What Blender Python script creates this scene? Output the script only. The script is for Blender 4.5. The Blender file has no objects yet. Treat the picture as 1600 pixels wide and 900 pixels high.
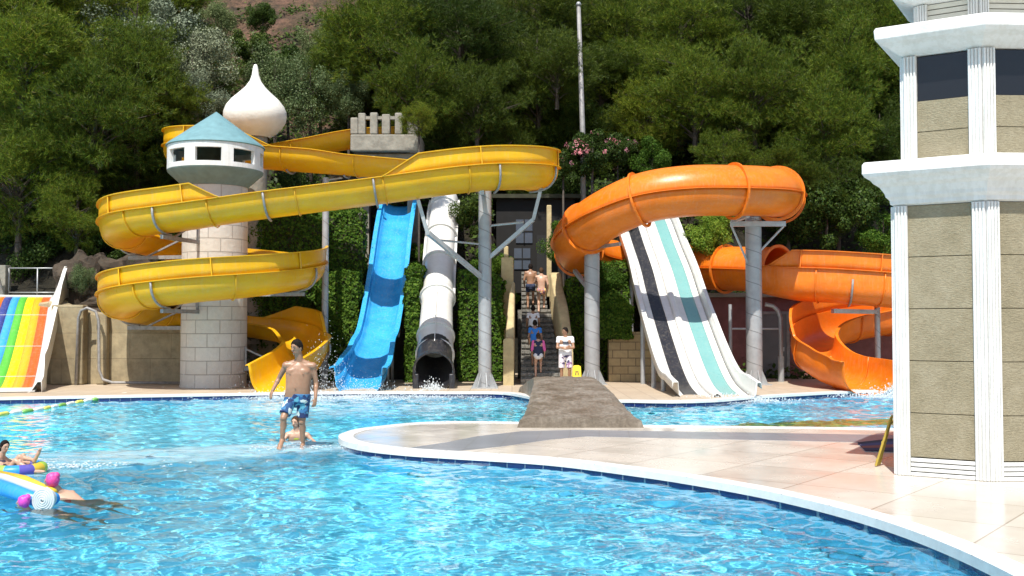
import bpy, bmesh, math, random
import numpy as np
from mathutils import Vector, Matrix, noise
random.seed(7)
rng = np.random.default_rng(11)
R = math.radians
pi = math.pi
sc = bpy.context.scene
col = sc.collection

# ---------------------------------------------------------------- camera, world, sun, exposure
F = 1640.0; CH = 1.97; TH = math.atan(58 / F)
cam = bpy.data.cameras.new('camera'); cam_o = bpy.data.objects.new('camera', cam); col.objects.link(cam_o)
cam.sensor_width = 36; cam.lens = 36 * F / 1600
cam.clip_end = 600; cam.clip_start = 0.1
cam_o.location = (0, 0, CH); cam_o.rotation_euler = (R(90) + TH, 0, 0)
sc.camera = cam_o
SUN_EL, SUN_AZ = R(58), R(12)          # azimuth: behind the camera, turned to the left
w = bpy.data.worlds.new("World"); sc.world = w; w.use_nodes = True
nt = w.node_tree
sky = nt.nodes.new('ShaderNodeTexSky'); sky.sky_type = 'NISHITA'; sky.sun_disc = False
sky.sun_elevation = SUN_EL; sky.sun_rotation = R(180) + SUN_AZ
nt.links.new(sky.outputs[0], nt.nodes['Background'].inputs[0])
nt.nodes['Background'].inputs[1].default_value = 0.12
sun = bpy.data.lights.new('sun', 'SUN'); sun.energy = 4.6; sun.angle = R(0.5); sun.color = (1, .955, .88)
sun.cycles.is_caustics_light = True
sun_o = bpy.data.objects.new('sun', sun); col.objects.link(sun_o)
SDIR = Vector((-math.sin(SUN_AZ) * math.cos(SUN_EL), -math.cos(SUN_AZ) * math.cos(SUN_EL), math.sin(SUN_EL)))
sun_o.rotation_euler = SDIR.to_track_quat('Z', 'Y').to_euler()
sun_o.location = (-10, -10, 30)
sc.view_settings.view_transform = 'Standard'; sc.view_settings.look = 'None'
sc.view_settings.gamma = 1; sc.view_settings.exposure = 0.5
sc.cycles.max_bounces = 8; sc.cycles.transparent_max_bounces = 12
sc.cycles.sample_clamp_indirect = 6

# ---------------------------------------------------------------- reading the photograph: pixel (1600x900) -> point
def W(px, py, D):
    u = (px - 800) / F; v = (450 - py) / F
    dy = math.cos(TH) - v * math.sin(TH); dz = math.sin(TH) + v * math.cos(TH)
    t = D / dy
    return Vector((u * t, D, CH + dz * t))
def G(px, py, z=0.0):
    u = (px - 800) / F; v = (450 - py) / F
    dy = math.cos(TH) - v * math.sin(TH); dz = math.sin(TH) + v * math.cos(TH)
    t = (z - CH) / dz
    return Vector((u * t, dy * t, z))

# ---------------------------------------------------------------- object helpers
def tag(o, label=None, cat=None, group=None, kind=None):
    if label: o['label'] = label
    if cat: o['category'] = cat
    if group: o['group'] = group
    if kind: o['kind'] = kind
    return o
ROOT = {}
def thing(name, label, cat, loc, group=None):
    o = bpy.data.objects.new(name, None); col.objects.link(o); o.location = loc
    o.empty_display_size = .2
    ROOT[o.name] = Vector(loc)
    return tag(o, label, cat, group)
class MB:
    def __init__(s):
        s.v = []; s.f = []; s.mi = []; s.n = 0
    def add(s, verts, faces, mi=0):
        b = s.n
        for p in verts: s.v.append((p[0], p[1], p[2]))
        s.n += len(verts)
        for f in faces: s.f.append([b + i for i in f]); s.mi.append(mi)
    def box(s, lo, hi, mi=0, M=None):
        x0, y0, z0 = lo; x1, y1, z1 = hi
        v = [Vector(p) for p in [(x0,y0,z0),(x1,y0,z0),(x1,y1,z0),(x0,y1,z0),(x0,y0,z1),(x1,y0,z1),(x1,y1,z1),(x0,y1,z1)]]
        if M: v = [M @ p for p in v]
        s.add(v, [(0,3,2,1),(4,5,6,7),(0,1,5,4),(1,2,6,5),(2,3,7,6),(3,0,4,7)], mi)
    def bar(s, a, b, w, h, mi=0):          # rectangular bar between two points
        a = Vector(a); b = Vector(b); t = (b - a).normalized()
        up = Vector((0,0,1)) if abs(t.z) < .95 else Vector((0,1,0))
        r = t.cross(up).normalized(); u = r.cross(t)
        v = []
        for p in (a, b):
            for (i, j) in ((-1,-1),(1,-1),(1,1),(-1,1)): v.append(p + r * i * w / 2 + u * j * h / 2)
        s.add(v, [(0,3,2,1),(4,5,6,7),(0,1,5,4),(1,2,6,5),(2,3,7,6),(3,0,4,7)], mi)
    def tube(s, pts, r, seg=10, caps=True, mi=0, closed=False):
        pts = [Vector(p) for p in pts]; n = len(pts)
        rs = r if hasattr(r, '__len__') else [r] * n
        T = []
        for i in range(n):
            if closed: t = pts[(i+1) % n] - pts[i-1]
            else: t = pts[min(i+1, n-1)] - pts[max(i-1, 0)]
            T.append(t.normalized() if t.length > 1e-9 else Vector((0,0,1)))
        up = Vector((0,0,1)) if abs(T[0].z) < .9 else Vector((1,0,0))
        x = T[0].cross(up).normalized()
        v = []
        for i in range(n):
            x = (x - T[i] * x.dot(T[i])).normalized(); y = T[i].cross(x)
            for k in range(seg):
                a = 2 * pi * k / seg
                v.append(pts[i] + (x * math.cos(a) + y * math.sin(a)) * rs[i])
        f = []
        m = n if closed else n - 1
        for i in range(m):
            j = (i + 1) % n
            for k in range(seg):
                k2 = (k + 1) % seg
                f.append((i*seg+k, i*seg+k2, j*seg+k2, j*seg+k))
        if caps and not closed:
            f.append(tuple(range(seg))[::-1]); f.append(tuple((n-1)*seg + k for k in range(seg)))
        s.add(v, f, mi)
    def lathe(s, prof, c, seg=40, mi=0):    # prof: (r, z)
        v = []; f = []
        for (r, z) in prof:
            for k in range(seg):
                a = 2 * pi * k / seg
                v.append((c[0] + r * math.cos(a), c[1] + r * math.sin(a), z))
        for i in range(len(prof) - 1):
            for k in range(seg):
                k2 = (k+1) % seg
                f.append((i*seg+k, i*seg+k2, (i+1)*seg+k2, (i+1)*seg+k))
        s.add(v, f, mi)
    def grid(s, rows, mi=0, closed=False):
        n = len(rows[0]); v = [p for r in rows for p in r]; f = []
        for i in range(len(rows) - 1):
            for k in range(n if closed else n - 1):
                k2 = (k+1) % n
                f.append((i*n+k, i*n+k2, (i+1)*n+k2, (i+1)*n+k))
        s.add(v, f, mi)
    def prism(s, poly, z0, z1, mi=0):       # poly: xy list, ccw
        n = len(poly)
        v = [(p[0], p[1], z0) for p in poly] + [(p[0], p[1], z1) for p in poly]
        f = [tuple(range(n))[::-1], tuple(range(n, 2*n))]
        for i in range(n):
            j = (i+1) % n; f.append((i, j, n+j, n+i))
        s.add(v, f, mi)
    def build(s, name, mats, parent=None, smooth=False, solid=None, bevel=None, offset=1, angle=None, sub=0):
        if not isinstance(mats, (list, tuple)): mats = [mats]
        v = np.array(s.v, dtype=float)
        if parent is not None: loc = ROOT[parent.name]
        else:
            lo, hi = v.min(0), v.max(0); loc = Vector(((lo[0]+hi[0])/2, (lo[1]+hi[1])/2, lo[2]))
        v = v - np.array(loc)
        me = bpy.data.meshes.new(name)
        me.from_pydata([tuple(p) for p in v], [], s.f)
        for m in mats: me.materials.append(m)
        me.polygons.foreach_set('material_index', s.mi)
        if smooth: me.polygons.foreach_set('use_smooth', [True] * len(s.f))
        me.update()
        o = bpy.data.objects.new(name, me); col.objects.link(o)
        if parent is not None: o.parent = parent
        else: o.location = loc
        ROOT[o.name] = Vector(loc)
        if sub:
            m = o.modifiers.new('s', 'SUBSURF'); m.levels = sub; m.render_levels = sub
        if solid:
            m = o.modifiers.new('s', 'SOLIDIFY'); m.thickness = solid; m.offset = offset; m.use_even_offset = False
        if bevel:
            m = o.modifiers.new('b', 'BEVEL'); m.width = bevel; m.segments = 2; m.limit_method = 'ANGLE'; m.angle_limit = R(35)
        if smooth and angle:
            smooth_by_angle(me, angle)
        return o
def smooth_by_angle(me, ang):
    bm = bmesh.new(); bm.from_mesh(me)
    for e in bm.edges:
        if len(e.link_faces) == 2 and e.calc_face_angle(0) > ang: e.smooth = False
    bm.to_mesh(me); bm.free()
def catmull(pts, step):
    P = [Vector(p) for p in pts]; P = [P[0] * 2 - P[1]] + P + [P[-1] * 2 - P[-2]]
    out = []
    for i in range(1, len(P) - 2):
        n = max(2, int((P[i+1] - P[i]).length / step))
        for k in range(n):
            t = k / n
            a, b, c, d = P[i-1], P[i], P[i+1], P[i+2]
            out.append(0.5 * ((2*b) + (c - a)*t + (2*a - 5*b + 4*c - d)*t*t + (3*b - a - 3*c + d)*t**3))
    out.append(P[-2].copy())
    return out
def lerp_list(tab, x):      # tab [(x,y)...]
    if x <= tab[0][0]: return tab[0][1]
    for (a, b), (c, d) in zip(tab, tab[1:]):
        if x <= c: return b + (d - b) * (x - a) / (c - a)
    return tab[-1][1]
def copy_tree(o, parent=None):
    c = o.copy(); col.objects.link(c); c.parent = parent
    for ch in list(o.children): copy_tree(ch, c)
    return c

# ---------------------------------------------------------------- materials
def newmat(name):
    m = bpy.data.materials.new(name); m.use_nodes = True
    n = m.node_tree.nodes; L = m.node_tree.links
    return m, n, L, n['Principled BSDF']
def setin(p, **k):
    for a, b in k.items():
        a = a.replace('_', ' ')
        if a in p.inputs: p.inputs[a].default_value = b
def c4(c): return (c[0], c[1], c[2], 1)
def coords(n, L, scale=1, rot=(0,0,0), kind='Object'):
    t = n.new('ShaderNodeTexCoord'); m = n.new('ShaderNodeMapping')
    m.inputs['Scale'].default_value = (scale,)*3 if not hasattr(scale, '__len__') else scale
    m.inputs['Rotation'].default_value = rot
    L.new(t.outputs[kind], m.inputs[0]); return m.outputs[0]
def noise_ramp(n, L, vec, scale, stops, detail=6, rough=.6):
    t = n.new('ShaderNodeTexNoise'); t.inputs['Scale'].default_value = scale; t.inputs['Detail'].default_value = detail
    t.inputs['Roughness'].default_value = rough
    if vec is not None: L.new(vec, t.inputs['Vector'])
    r = n.new('ShaderNodeValToRGB'); e = r.color_ramp.elements
    while len(e) < len(stops): e.new(.5)
    for x, (p, c) in zip(e, stops): x.position = p; x.color = c4(c)
    L.new(t.outputs['Fac'], r.inputs[0]); return r.outputs[0], t.outputs['Fac']
def bump(n, L, p, h, strength=.3, dist=.02):
    b = n.new('ShaderNodeBump'); b.inputs['Strength'].default_value = strength; b.inputs['Distance'].default_value = dist
    L.new(h, b.inputs['Height']); L.new(b.outputs[0], p.inputs['Normal']); return b
def mixc(n, L, fac, a, b, mode='MIX'):
    m = n.new('ShaderNodeMix'); m.data_type = 'RGBA'; m.blend_type = mode
    for val, sock in ((fac, m.inputs[0]), (a, m.inputs[6]), (b, m.inputs[7])):
        if hasattr(val, 'is_output'): L.new(val, sock)
        elif hasattr(val, '__len__'): sock.default_value = c4(val)
        else: sock.default_value = val
    return m.outputs[2]
def plain(name, c, rough=.5, var=.12, scale=3, metallic=0, bumpy=0, bscale=40, coat=0, spec=.5):
    m, n, L, p = newmat(name)
    v = coords(n, L)
    lo = tuple(x * (1 - var) for x in c); hi = tuple(min(1, x * (1 + var)) for x in c)
    co, f = noise_ramp(n, L, v, scale, [(.3, lo), (.7, hi)])
    L.new(co, p.inputs['Base Color']); setin(p, Roughness=rough, Metallic=metallic, Coat_Weight=coat)
    p.inputs['Specular IOR Level'].default_value = spec
    if bumpy:
        _, f2 = noise_ramp(n, L, v, bscale, [(0, (0,0,0)), (1, (1,1,1))]); bump(n, L, p, f2, bumpy, .02)
    return m
def fibreglass(name, c, c2, transl=.2, rough=.28, scale=1.3):
    m, n, L, p = newmat(name)
    v = coords(n, L, (1, 1, 2.2))
    co, f = noise_ramp(n, L, v, scale, [(.28, c2), (.62, c)], 8, .65)
    # faint water streaks and dust
    co2, f2 = noise_ramp(n, L, coords(n, L, (3, 3, .5)), 5, [(.55, (0,0,0)), (.8, (.35,.35,.35))], 6)
    dm = n.new('ShaderNodeMapRange'); L.new(f2, dm.inputs[0]); dm.inputs[1].default_value = .5; dm.inputs[2].default_value = .75; dm.inputs[4].default_value = .45
    co = mixc(n, L, dm.outputs[0], co, tuple(x*.62 + y*.38 for x, y in zip(c, (.50, .44, .34))))
    L.new(co, p.inputs['Base Color'])
    rr = n.new('ShaderNodeMapRange'); L.new(f2, rr.inputs[0]); rr.inputs[3].default_value = rough - .1; rr.inputs[4].default_value = rough + .25
    L.new(rr.outputs[0], p.inputs['Roughness'])
    p.inputs['Specular IOR Level'].default_value = .45
    bump(n, L, p, f, .12, .05)
    if transl:
        t = n.new('ShaderNodeBsdfTranslucent'); L.new(co, t.inputs[0])
        mx = n.new('ShaderNodeMixShader'); mx.inputs[0].default_value = transl
        L.new(p.outputs[0], mx.inputs[1]); L.new(t.outputs[0], mx.inputs[2])
        L.new(mx.outputs[0], n['Material Output'].inputs[0])
    return m
def leafmat(name, stops, transl=.35, rough=.5, spec=.3):
    m, n, L, p = newmat(name)
    g = n.new('ShaderNodeNewGeometry'); r = n.new('ShaderNodeValToRGB'); e = r.color_ramp.elements
    while len(e) < len(stops): e.new(.5)
    for x, (q, c) in zip(e, stops): x.position = q; x.color = c4(c)
    L.new(g.outputs['Random Per Island'], r.inputs[0])
    oi = n.new('ShaderNodeObjectInfo'); r2 = n.new('ShaderNodeValToRGB'); e2 = r2.color_ramp.elements; e2.new(.5)
    for x, (q, c) in zip(e2, [(0, (.66,.72,.64)), (.5, (.98,1.0,.85)), (1, (1.28,1.18,.92))]): x.position = q; x.color = c4(c)
    L.new(oi.outputs['Random'], r2.inputs[0]); fc = mixc(n, L, 1.0, r.outputs[0], r2.outputs[0], 'MULTIPLY')
    L.new(fc, p.inputs['Base Color']); setin(p, Roughness=rough)
    p.inputs['Specular IOR Level'].default_value = spec*.6
    t = n.new('ShaderNodeBsdfTranslucent'); L.new(fc, t.inputs[0])
    mx = n.new('ShaderNodeMixShader'); mx.inputs[0].default_value = transl
    L.new(p.outputs[0], mx.inputs[1]); L.new(t.outputs[0], mx.inputs[2]); L.new(mx.outputs[0], n['Material Output'].inputs[0])
    return m
def brickmat(name, c1, c2, mortar, bw, bh, ms=.02, mode='xz', rad=1, rough=.8, bstr=.5, rot=0, var=.25, smooth_=.1, offset=.5, nb=.4, bscale=9):
    m, n, L, p = newmat(name)
    t = n.new('ShaderNodeTexCoord'); sep = n.new('ShaderNodeSeparateXYZ'); L.new(t.outputs['Object'], sep.inputs[0])
    cmb = n.new('ShaderNodeCombineXYZ')
    if mode == 'cyl':
        a = n.new('ShaderNodeMath'); a.operation = 'ARCTAN2'; L.new(sep.outputs[1], a.inputs[0]); L.new(sep.outputs[0], a.inputs[1])
        b = n.new('ShaderNodeMath'); b.operation = 'MULTIPLY'; b.inputs[1].default_value = rad; L.new(a.outputs[0], b.inputs[0])
        L.new(b.outputs[0], cmb.inputs[0]); L.new(sep.outputs[2], cmb.inputs[1])
    elif mode == 'xz':
        L.new(sep.outputs[0], cmb.inputs[0]); L.new(sep.outputs[2], cmb.inputs[1])
    else:
        L.new(sep.outputs[0], cmb.inputs[0]); L.new(sep.outputs[1], cmb.inputs[1])
    mp = n.new('ShaderNodeMapping'); mp.inputs['Rotation'].default_value = (0, 0, rot); L.new(cmb.outputs[0], mp.inputs[0])
    bt = n.new('ShaderNodeTexBrick'); L.new(mp.outputs[0], bt.inputs[0])
    bt.inputs['Color1'].default_value = c4(c1); bt.inputs['Color2'].default_value = c4(c2); bt.inputs['Mortar'].default_value = c4(mortar)
    bt.inputs['Scale'].default_value = 1; bt.inputs['Mortar Size'].default_value = ms; bt.inputs['Mortar Smooth'].default_value = smooth_
    bt.inputs['Brick Width'].default_value = bw; bt.inputs['Row Height'].default_value = bh; bt.offset = offset
    co, f = noise_ramp(n, L, t.outputs['Object'], bscale, [(.25, (1-var,)*3), (.75, (1,)*3)], 8, .7)
    cc = mixc(n, L, 1.0, bt.outputs['Color'], co, 'MULTIPLY')
    L.new(cc, p.inputs['Base Color']); setin(p, Roughness=rough)
    mm = n.new('ShaderNodeMath'); mm.operation = 'MULTIPLY_ADD'; mm.inputs[1].default_value = -1
    sc_ = n.new('ShaderNodeMath'); sc_.operation = 'MULTIPLY'; sc_.inputs[1].default_value = nb; L.new(f, sc_.inputs[0])
    L.new(bt.outputs['Fac'], mm.inputs[0]); L.new(sc_.outputs[0], mm.inputs[2])
    bump(n, L, p, mm.outputs[0], bstr, .03)
    return m, n, L, p

M = {}
M['yellow'] = fibreglass('yellow_fibreglass', (.86, .50, .010), (.78, .40, .008), .22, .26)
M['orange'] = fibreglass('orange_fibreglass', (.88, .225, .012), (.72, .165, .010), .16, .27)
M['blue'] = fibreglass('blue_fibreglass', (.045, .42, .80), (.03, .34, .70), .12, .2)
M['bluein'] = fibreglass('blue_wet_channel', (.05, .40, .76), (.02, .26, .58), .08, .12)
M['white'] = fibreglass('white_fibreglass', (.78, .77, .73), (.66, .65, .60), .06, .25)
M['black'] = fibreglass('black_fibreglass', (.018, .018, .022), (.03, .03, .035), 0, .3)
M['teal'] = fibreglass('teal_fibreglass', (.19, .40, .38), (.16, .36, .345), .05, .25)
M['navy'] = fibreglass('navy_fibreglass', (.015, .03, .09), (.02, .04, .11), 0, .3)
for k, c in dict(r_orange=(.85,.20,.02), r_navy=(.04,.06,.25), r_blue=(.05,.35,.80), r_green=(.10,.45,.05), r_yellow=(.88,.70,.01), r_amber=(.90,.38,.02), r_red=(.85,.11,.02)).items():
    M[k] = fibreglass('stripe_' + k[2:], c, tuple(x*.88 for x in c), .04, .25)
M['steel'] = plain('galvanised_steel', (.40, .41, .41), .42, .14, 6, .35, .1, 60)
M['steel_d'] = plain('weathered_steel', (.27, .26, .25), .55, .25, 8, .2, .15, 60)
def postmat():
    m, n, L, p = newmat('spiral_seam_post')
    v = coords(n, L)
    co, f = noise_ramp(n, L, v, 3, [(.3, (.30,.305,.31)), (.7, (.42,.42,.42))])
    t = n.new('ShaderNodeTexCoord'); sep = n.new('ShaderNodeSeparateXYZ'); L.new(t.outputs['Object'], sep.inputs[0])
    a = n.new('ShaderNodeMath'); a.operation = 'ARCTAN2'; L.new(sep.outputs[1], a.inputs[0]); L.new(sep.outputs[0], a.inputs[1])
    b = n.new('ShaderNodeMath'); b.operation = 'MULTIPLY_ADD'; b.inputs[1].default_value = .5/(2*pi); L.new(a.outputs[0], b.inputs[0]); L.new(sep.outputs[2], b.inputs[2])
    c = n.new('ShaderNodeMath'); c.operation = 'WRAP'; c.inputs[1].default_value = .5; c.inputs[2].default_value = 0; L.new(b.outputs[0], c.inputs[0])
    d = n.new('ShaderNodeMath'); d.operation = 'LESS_THAN'; d.inputs[1].default_value = .03; L.new(c.outputs[0], d.inputs[0])
    cc = mixc(n, L, d.outputs[0], co, (.22, .22, .22)); L.new(cc, p.inputs['Base Color'])
    setin(p, Roughness=.45, Metallic=.25); bump(n, L, p, d.outputs[0], .5, .02)
    return m
M['post'] = postmat()
M['coping'] = plain('white_coping_stone', (.74, .73, .70), .35, .08, 8, 0, .15, 50)
M['plaster'] = plain('white_painted_plaster', (.69, .70, .69), .6, .08, 5, 0, .25, 30)
def weathered_plaster():
    m, n, L, p = newmat('weathered_white_plaster')
    co, f = noise_ramp(n, L, coords(n, L), 3, [(.3, (.63,.64,.62)), (.6, (.71,.72,.71))], 8, .65)
    co2, f2 = noise_ramp(n, L, coords(n, L, (9,9,.7)), 1.5, [(.42, (.80,.78,.73)), (.56, (1,1,1))], 6, .65)
    cc = mixc(n, L, .4, co, co2, 'MULTIPLY'); L.new(cc, p.inputs['Base Color']); setin(p, Roughness=.62)
    _, f3 = noise_ramp(n, L, coords(n, L), 30, [(0,(0,0,0)),(1,(1,1,1))]); bump(n, L, p, f3, .3, .02); return m
M['plaster'] = weathered_plaster()
M['dome'] = plain('white_dome_plaster', (.74, .72, .66), .7, .08, 3, 0, .5, 14)
M['cap_teal'] = plain('teal_painted_render', (.135, .265, .29), .7, .15, 4, 0, .3, 30)
M['under_teal'] = plain('grey_green_render', (.17, .25, .24), .75, .15, 4, 0, .3, 30)
M['beige'] = plain('beige_render', (.48, .38, .20), .85, .2, 4, 0, .6, 18)
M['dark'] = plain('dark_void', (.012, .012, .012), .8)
M['louvre'] = plain('cream_louvre', (.55, .54, .47), .6)
M['rope_w'] = plain('white_float', (.78, .78, .70), .5); M['rope_g'] = plain('green_float', (.22, .45, .10), .5); M['rope_y'] = plain('yellow_float', (.75, .68, .15), .5)
M['stone_tower'], *_ = brickmat('white_block_tower', (.66,.615,.54), (.60,.56,.49), (.40,.36,.31), .72, .40, .012, 'cyl', .96, .85, .9, var=.16, nb=.8, bscale=7)
M['brick_beige'], *_ = brickmat('beige_block_wall', (.50,.38,.20), (.42,.31,.16), (.20,.15,.09), .5, .26, .012, 'xz', 1, .9, .8)
M['retaining'], *_ = brickmat('old_stone_wall', (.44,.36,.22), (.40,.32,.19), (.36,.29,.18), 1.3, .8, .008, 'xz', 1, .92, .9, var=.6, bscale=2.2)
M['castle'] = plain('grey_castle_render', (.25, .235, .195), .9, .25, 5, 0, .9, 9)
M['maroon'] = plain('maroon_painted_wall', (.22, .085, .08), .8, .2, 3, 0, .3, 20)
M['greydoor'] = plain('grey_door_paint', (.16, .16, .16), .6)
M['roofslab'] = plain('roof_edge_concrete', (.30, .28, .24), .8)
M['bark'] = plain('grey_bark', (.06, .047, .036), .9, .35, 10, 0, .8, 20)
M['stems'] = plain('dark_stems', (.035, .035, .018), .9, .3, 5)
M['pine'] = leafmat('pine_needles', [(0, (.025,.05,.007)), (.5, (.085,.135,.016)), (.88, (.22,.28,.028)), (1, (.16,.11,.03))], .32)
M['pine2'] = leafmat('pine_needles_shaded', [(0, (.018,.035,.006)), (.5, (.045,.075,.010)), (1, (.10,.135,.018))], .26)  # darker copy of the needles, shade of dense crowns put into the colour
M['olive'] = leafmat('silver_leaves', [(0, (.08,.10,.07)), (.5, (.17,.20,.15)), (1, (.28,.32,.25))], .15)
M['willow'] = leafmat('grey_green_leaves', [(0, (.05,.08,.03)), (.5, (.11,.155,.065)), (1, (.20,.25,.13))], .25)
M['ivy'] = leafmat('ivy_leaves', [(0, (.025,.06,.008)), (.5, (.06,.13,.015)), (1, (.13,.21,.03))], .3, .6, .2)
M['bright'] = leafmat('bright_leaves', [(0, (.09,.17,.02)), (.5, (.17,.28,.035)), (1, (.30,.38,.06))], .42)
M['shrub'] = leafmat('shrub_leaves', [(0, (.02,.04,.008)), (.5, (.045,.08,.015)), (1, (.09,.14,.028))], .25)
M['pinkfl'] = leafmat('pink_flowers', [(0, (.50,.14,.24)), (1, (.70,.36,.46))], .3)
# ================================================================ terrain
def smooth(t): t = max(0, min(1, t)); return t*t*(3-2*t)
def zt(x, y):
    y0 = lerp_list([(-30, 33.6), (-10.6, 33.6), (-9.6, 35.6), (-.8, 35.7), (-.3, 40.6), (2.1, 40.6), (2.8, 36.5), (6, 37), (16, 37.6), (30, 37)], x)
    z = 0.1
    z += 2.6 * smooth((y - y0) / .9) + 3.6 * smooth((y - y0 - 1.2) / 3.2)
    z += 0.42 * max(0, y - y0 - 3) + 0.006 * max(0, y - y0 - 6) ** 2
    k = smooth((y - y0) / 2)
    z += k * (noise.noise(Vector((x*.35, y*.35, 3))) * 1.0 + noise.noise(Vector((x*1.3, y*1.3, 1))) * .35 + noise.noise(Vector((x*4, y*4, 5))) * .10)
    return z
def hillmat():
    m, n, L, p = newmat('hill_earth')
    v = coords(n, L)
    co, f = noise_ramp(n, L, v, .35, [(.35, (.07,.065,.03)), (.5, (.17,.11,.065)), (.62, (.26,.15,.10)), (.75, (.09,.08,.035))], 12, .7)
    co2, f2 = noise_ramp(n, L, v, 2.5, [(.36, (.28,.28,.26)), (.62, (1.25,1.12,1.05))], 10, .75)
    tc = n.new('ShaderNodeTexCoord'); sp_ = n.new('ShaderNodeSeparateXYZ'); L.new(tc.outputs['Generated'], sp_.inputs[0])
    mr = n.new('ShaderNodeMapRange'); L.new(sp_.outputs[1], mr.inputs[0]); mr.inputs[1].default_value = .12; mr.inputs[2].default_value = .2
    soil = mixc(n, L, mr.outputs[0], (.035,.032,.016), co)          # darker at the foot of the slope, bare red earth further up
    cc = mixc(n, L, 1.0, soil, co2, 'MULTIPLY'); L.new(cc, p.inputs['Base Color']); setin(p, Roughness=.95)
    bump(n, L, p, f2, 1.0, .5); return m
mb = MB(); rows = []
ys = [33 + .3*i for i in range(34)] + [43.5 + 1.2*i for i in range(60)]
for y in ys: rows.append([(x*.6, y, zt(x*.6, y)) for x in range(-90, 91)])
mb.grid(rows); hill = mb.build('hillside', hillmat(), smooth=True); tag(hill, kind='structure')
mb = MB(); mb.prism([(-300,-200),(300,-200),(300,400),(-300,400)], -3.2, -3.0)
tag(mb.build('ground', M['beige']), kind='structure')

# ================================================================ pool: floor, far deck, island, water
def tilemat(name, c1, c2, g, s, ms, rot=0, rough=.3, var=.12, bstr=.15, mode='xy', bscale=2, coat=0):
    m, n, L, p = brickmat(name, c1, c2, g, s, s, ms, mode, 1, rough, bstr, rot, var, .1, 0, .15, bscale); return m, n, L, p
M['poolfloor'], *_ = tilemat('light_blue_mosaic', (.15,.74,.92), (.20,.79,.94), (.34,.84,.94), .05, .003, 0, .4)
M['poolwall'], *_ = tilemat('blue_wall_mosaic', (.12,.55,.78), (.15,.6,.8), (.25,.5,.6), .05, .003, 0, .4, mode='xz')
M['navytile'], *_ = brickmat('navy_edge_tile', (.012,.03,.13), (.02,.04,.17), (.22,.25,.32), .25, .30, .008, 'xz', 1, .15, .2)
M['deck'], dn, dL, dp = tilemat('polished_travertine', (.68,.62,.535), (.60,.54,.46), (.36,.30,.24), 1.25, .010, R(38), .2, .16, .1)
# worn, partly wet polish
_, wf = noise_ramp(dn, dL, coords(dn, dL), .8, [(0,(0,0,0)),(1,(1,1,1))], 6, .6)
mr = dn.new('ShaderNodeMapRange'); dL.new(wf, mr.inputs[0]); mr.inputs[1].default_value = .35; mr.inputs[2].default_value = .7; mr.inputs[3].default_value = .11; mr.inputs[4].default_value = .36
dL.new(mr.outputs[0], dp.inputs['Roughness'])
M['fardeck'], *_ = tilemat('beige_far_deck', (.56,.46,.34), (.50,.40,.29), (.34,.27,.2), .6, .01, 0, .55, .2)
M['greyband'], *_ = tilemat('grey_paving_band', (.26,.27,.29), (.23,.24,.26), (.2,.2,.2), .5, .006, R(5), .3, .15)

DZ = 0.12
far_px = [(-500,628),(-200,626),(0,622),(160,619),(400,615),(540,613),(700,613),(770,613),(800,615),(826,620),(845,624),(900,626),(985,626),(1050,627),(1120,625),(1180,620),(1300,613),(1400,610),(1600,608),(2100,606)]
far_edge = catmull([G(x, y, DZ) for x, y in far_px], .5)
mb = MB()
poly = [(p.x, p.y) for p in far_edge] + [(40, 46), (-40, 46)]
mb.prism(poly, -1.35, DZ)
tag(mb.build('far_deck', M['fardeck']), kind='structure')
def offset_curve(pts, d):
    out = []
    for i, p in enumerate(pts):
        t = pts[min(i+1, len(pts)-1)] - pts[max(i-1, 0)]; t.z = 0; t.normalize()
        out.append(Vector((p.x - t.y*d, p.y + t.x*d, p.z)))
    return out
def strip(name, A, B, z0, z1, mat, kind='structure'):     # a slab between two curves
    mb = MB(); n = len(A)
    v = [(p.x,p.y,z0) for p in A] + [(p.x,p.y,z0) for p in B] + [(p.x,p.y,z1) for p in A] + [(p.x,p.y,z1) for p in B]
    f = []
    for i in range(n-1):
        f += [(2*n+i, 2*n+i+1, 3*n+i+1, 3*n+i), (i, n+i, n+i+1, i+1), (i, i+1, 2*n+i+1, 2*n+i), (n+i, 3*n+i, 3*n+i+1, n+i+1)]
    f += [(0, 2*n, 3*n, n), (n-1, 2*n-1, 4*n-1, 3*n-1)]
    mb.add(v, f); o = mb.build(name, mat); tag(o, kind=kind); return o
strip('far_coping', offset_curve(far_edge, -.04), offset_curve(far_edge, .26), DZ-.05, DZ+.012, M['coping'])
strip('far_tile_edge', offset_curve(far_edge, -.015), offset_curve(far_edge, .02), -.35, DZ-.053, M['navytile'])
strip('far_pool_wall', offset_curve(far_edge, -.010), offset_curve(far_edge, .01), -1.34, -.353, M['poolwall'])
# island deck
front_px = [(545,675),(533,680),(534,686),(548,692),(580,698),(640,704),(720,709),(860,718),(1000,735),(1100,750),(1200,768),(1300,791),(1400,820),(1500,858),(1600,906),(1680,952)]
back_px = [(2300,690),(1800,680),(1390,670),(1100,666),(1000,665),(900,662),(810,660),(720,659),(650,661),(590,667),(560,671)]
fr = [G(x, y, DZ) for x, y in front_px]; bk = [G(x, y, DZ) for x, y in back_px]
right = [Vector((5.2, 5.2, DZ)), Vector((7, 3.9, DZ)), Vector((12, 3.0, DZ)), Vector((24, 2.6, DZ))]
isl = catmull(bk + fr + right, .25)
poly = [(p.x, p.y) for p in isl]
mb = MB(); mb.prism(poly, -1.35, DZ)
deck = mb.build('island_deck', M['deck']); tag(deck, kind='structure')
isl_c = [p for p in isl]
strip('island_coping', offset_curve(isl_c, -.035), offset_curve(isl_c, .21), DZ-.08, DZ+.010, M['coping'])
strip('island_tile_edge', offset_curve(isl_c, -.014), offset_curve(isl_c, .02), -.16, DZ-.083, M['navytile'])
strip('island_pool_wall', offset_curve(isl_c, -.008), offset_curve(isl_c, .01), -1.34, -.163, M['poolwall'])
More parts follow.
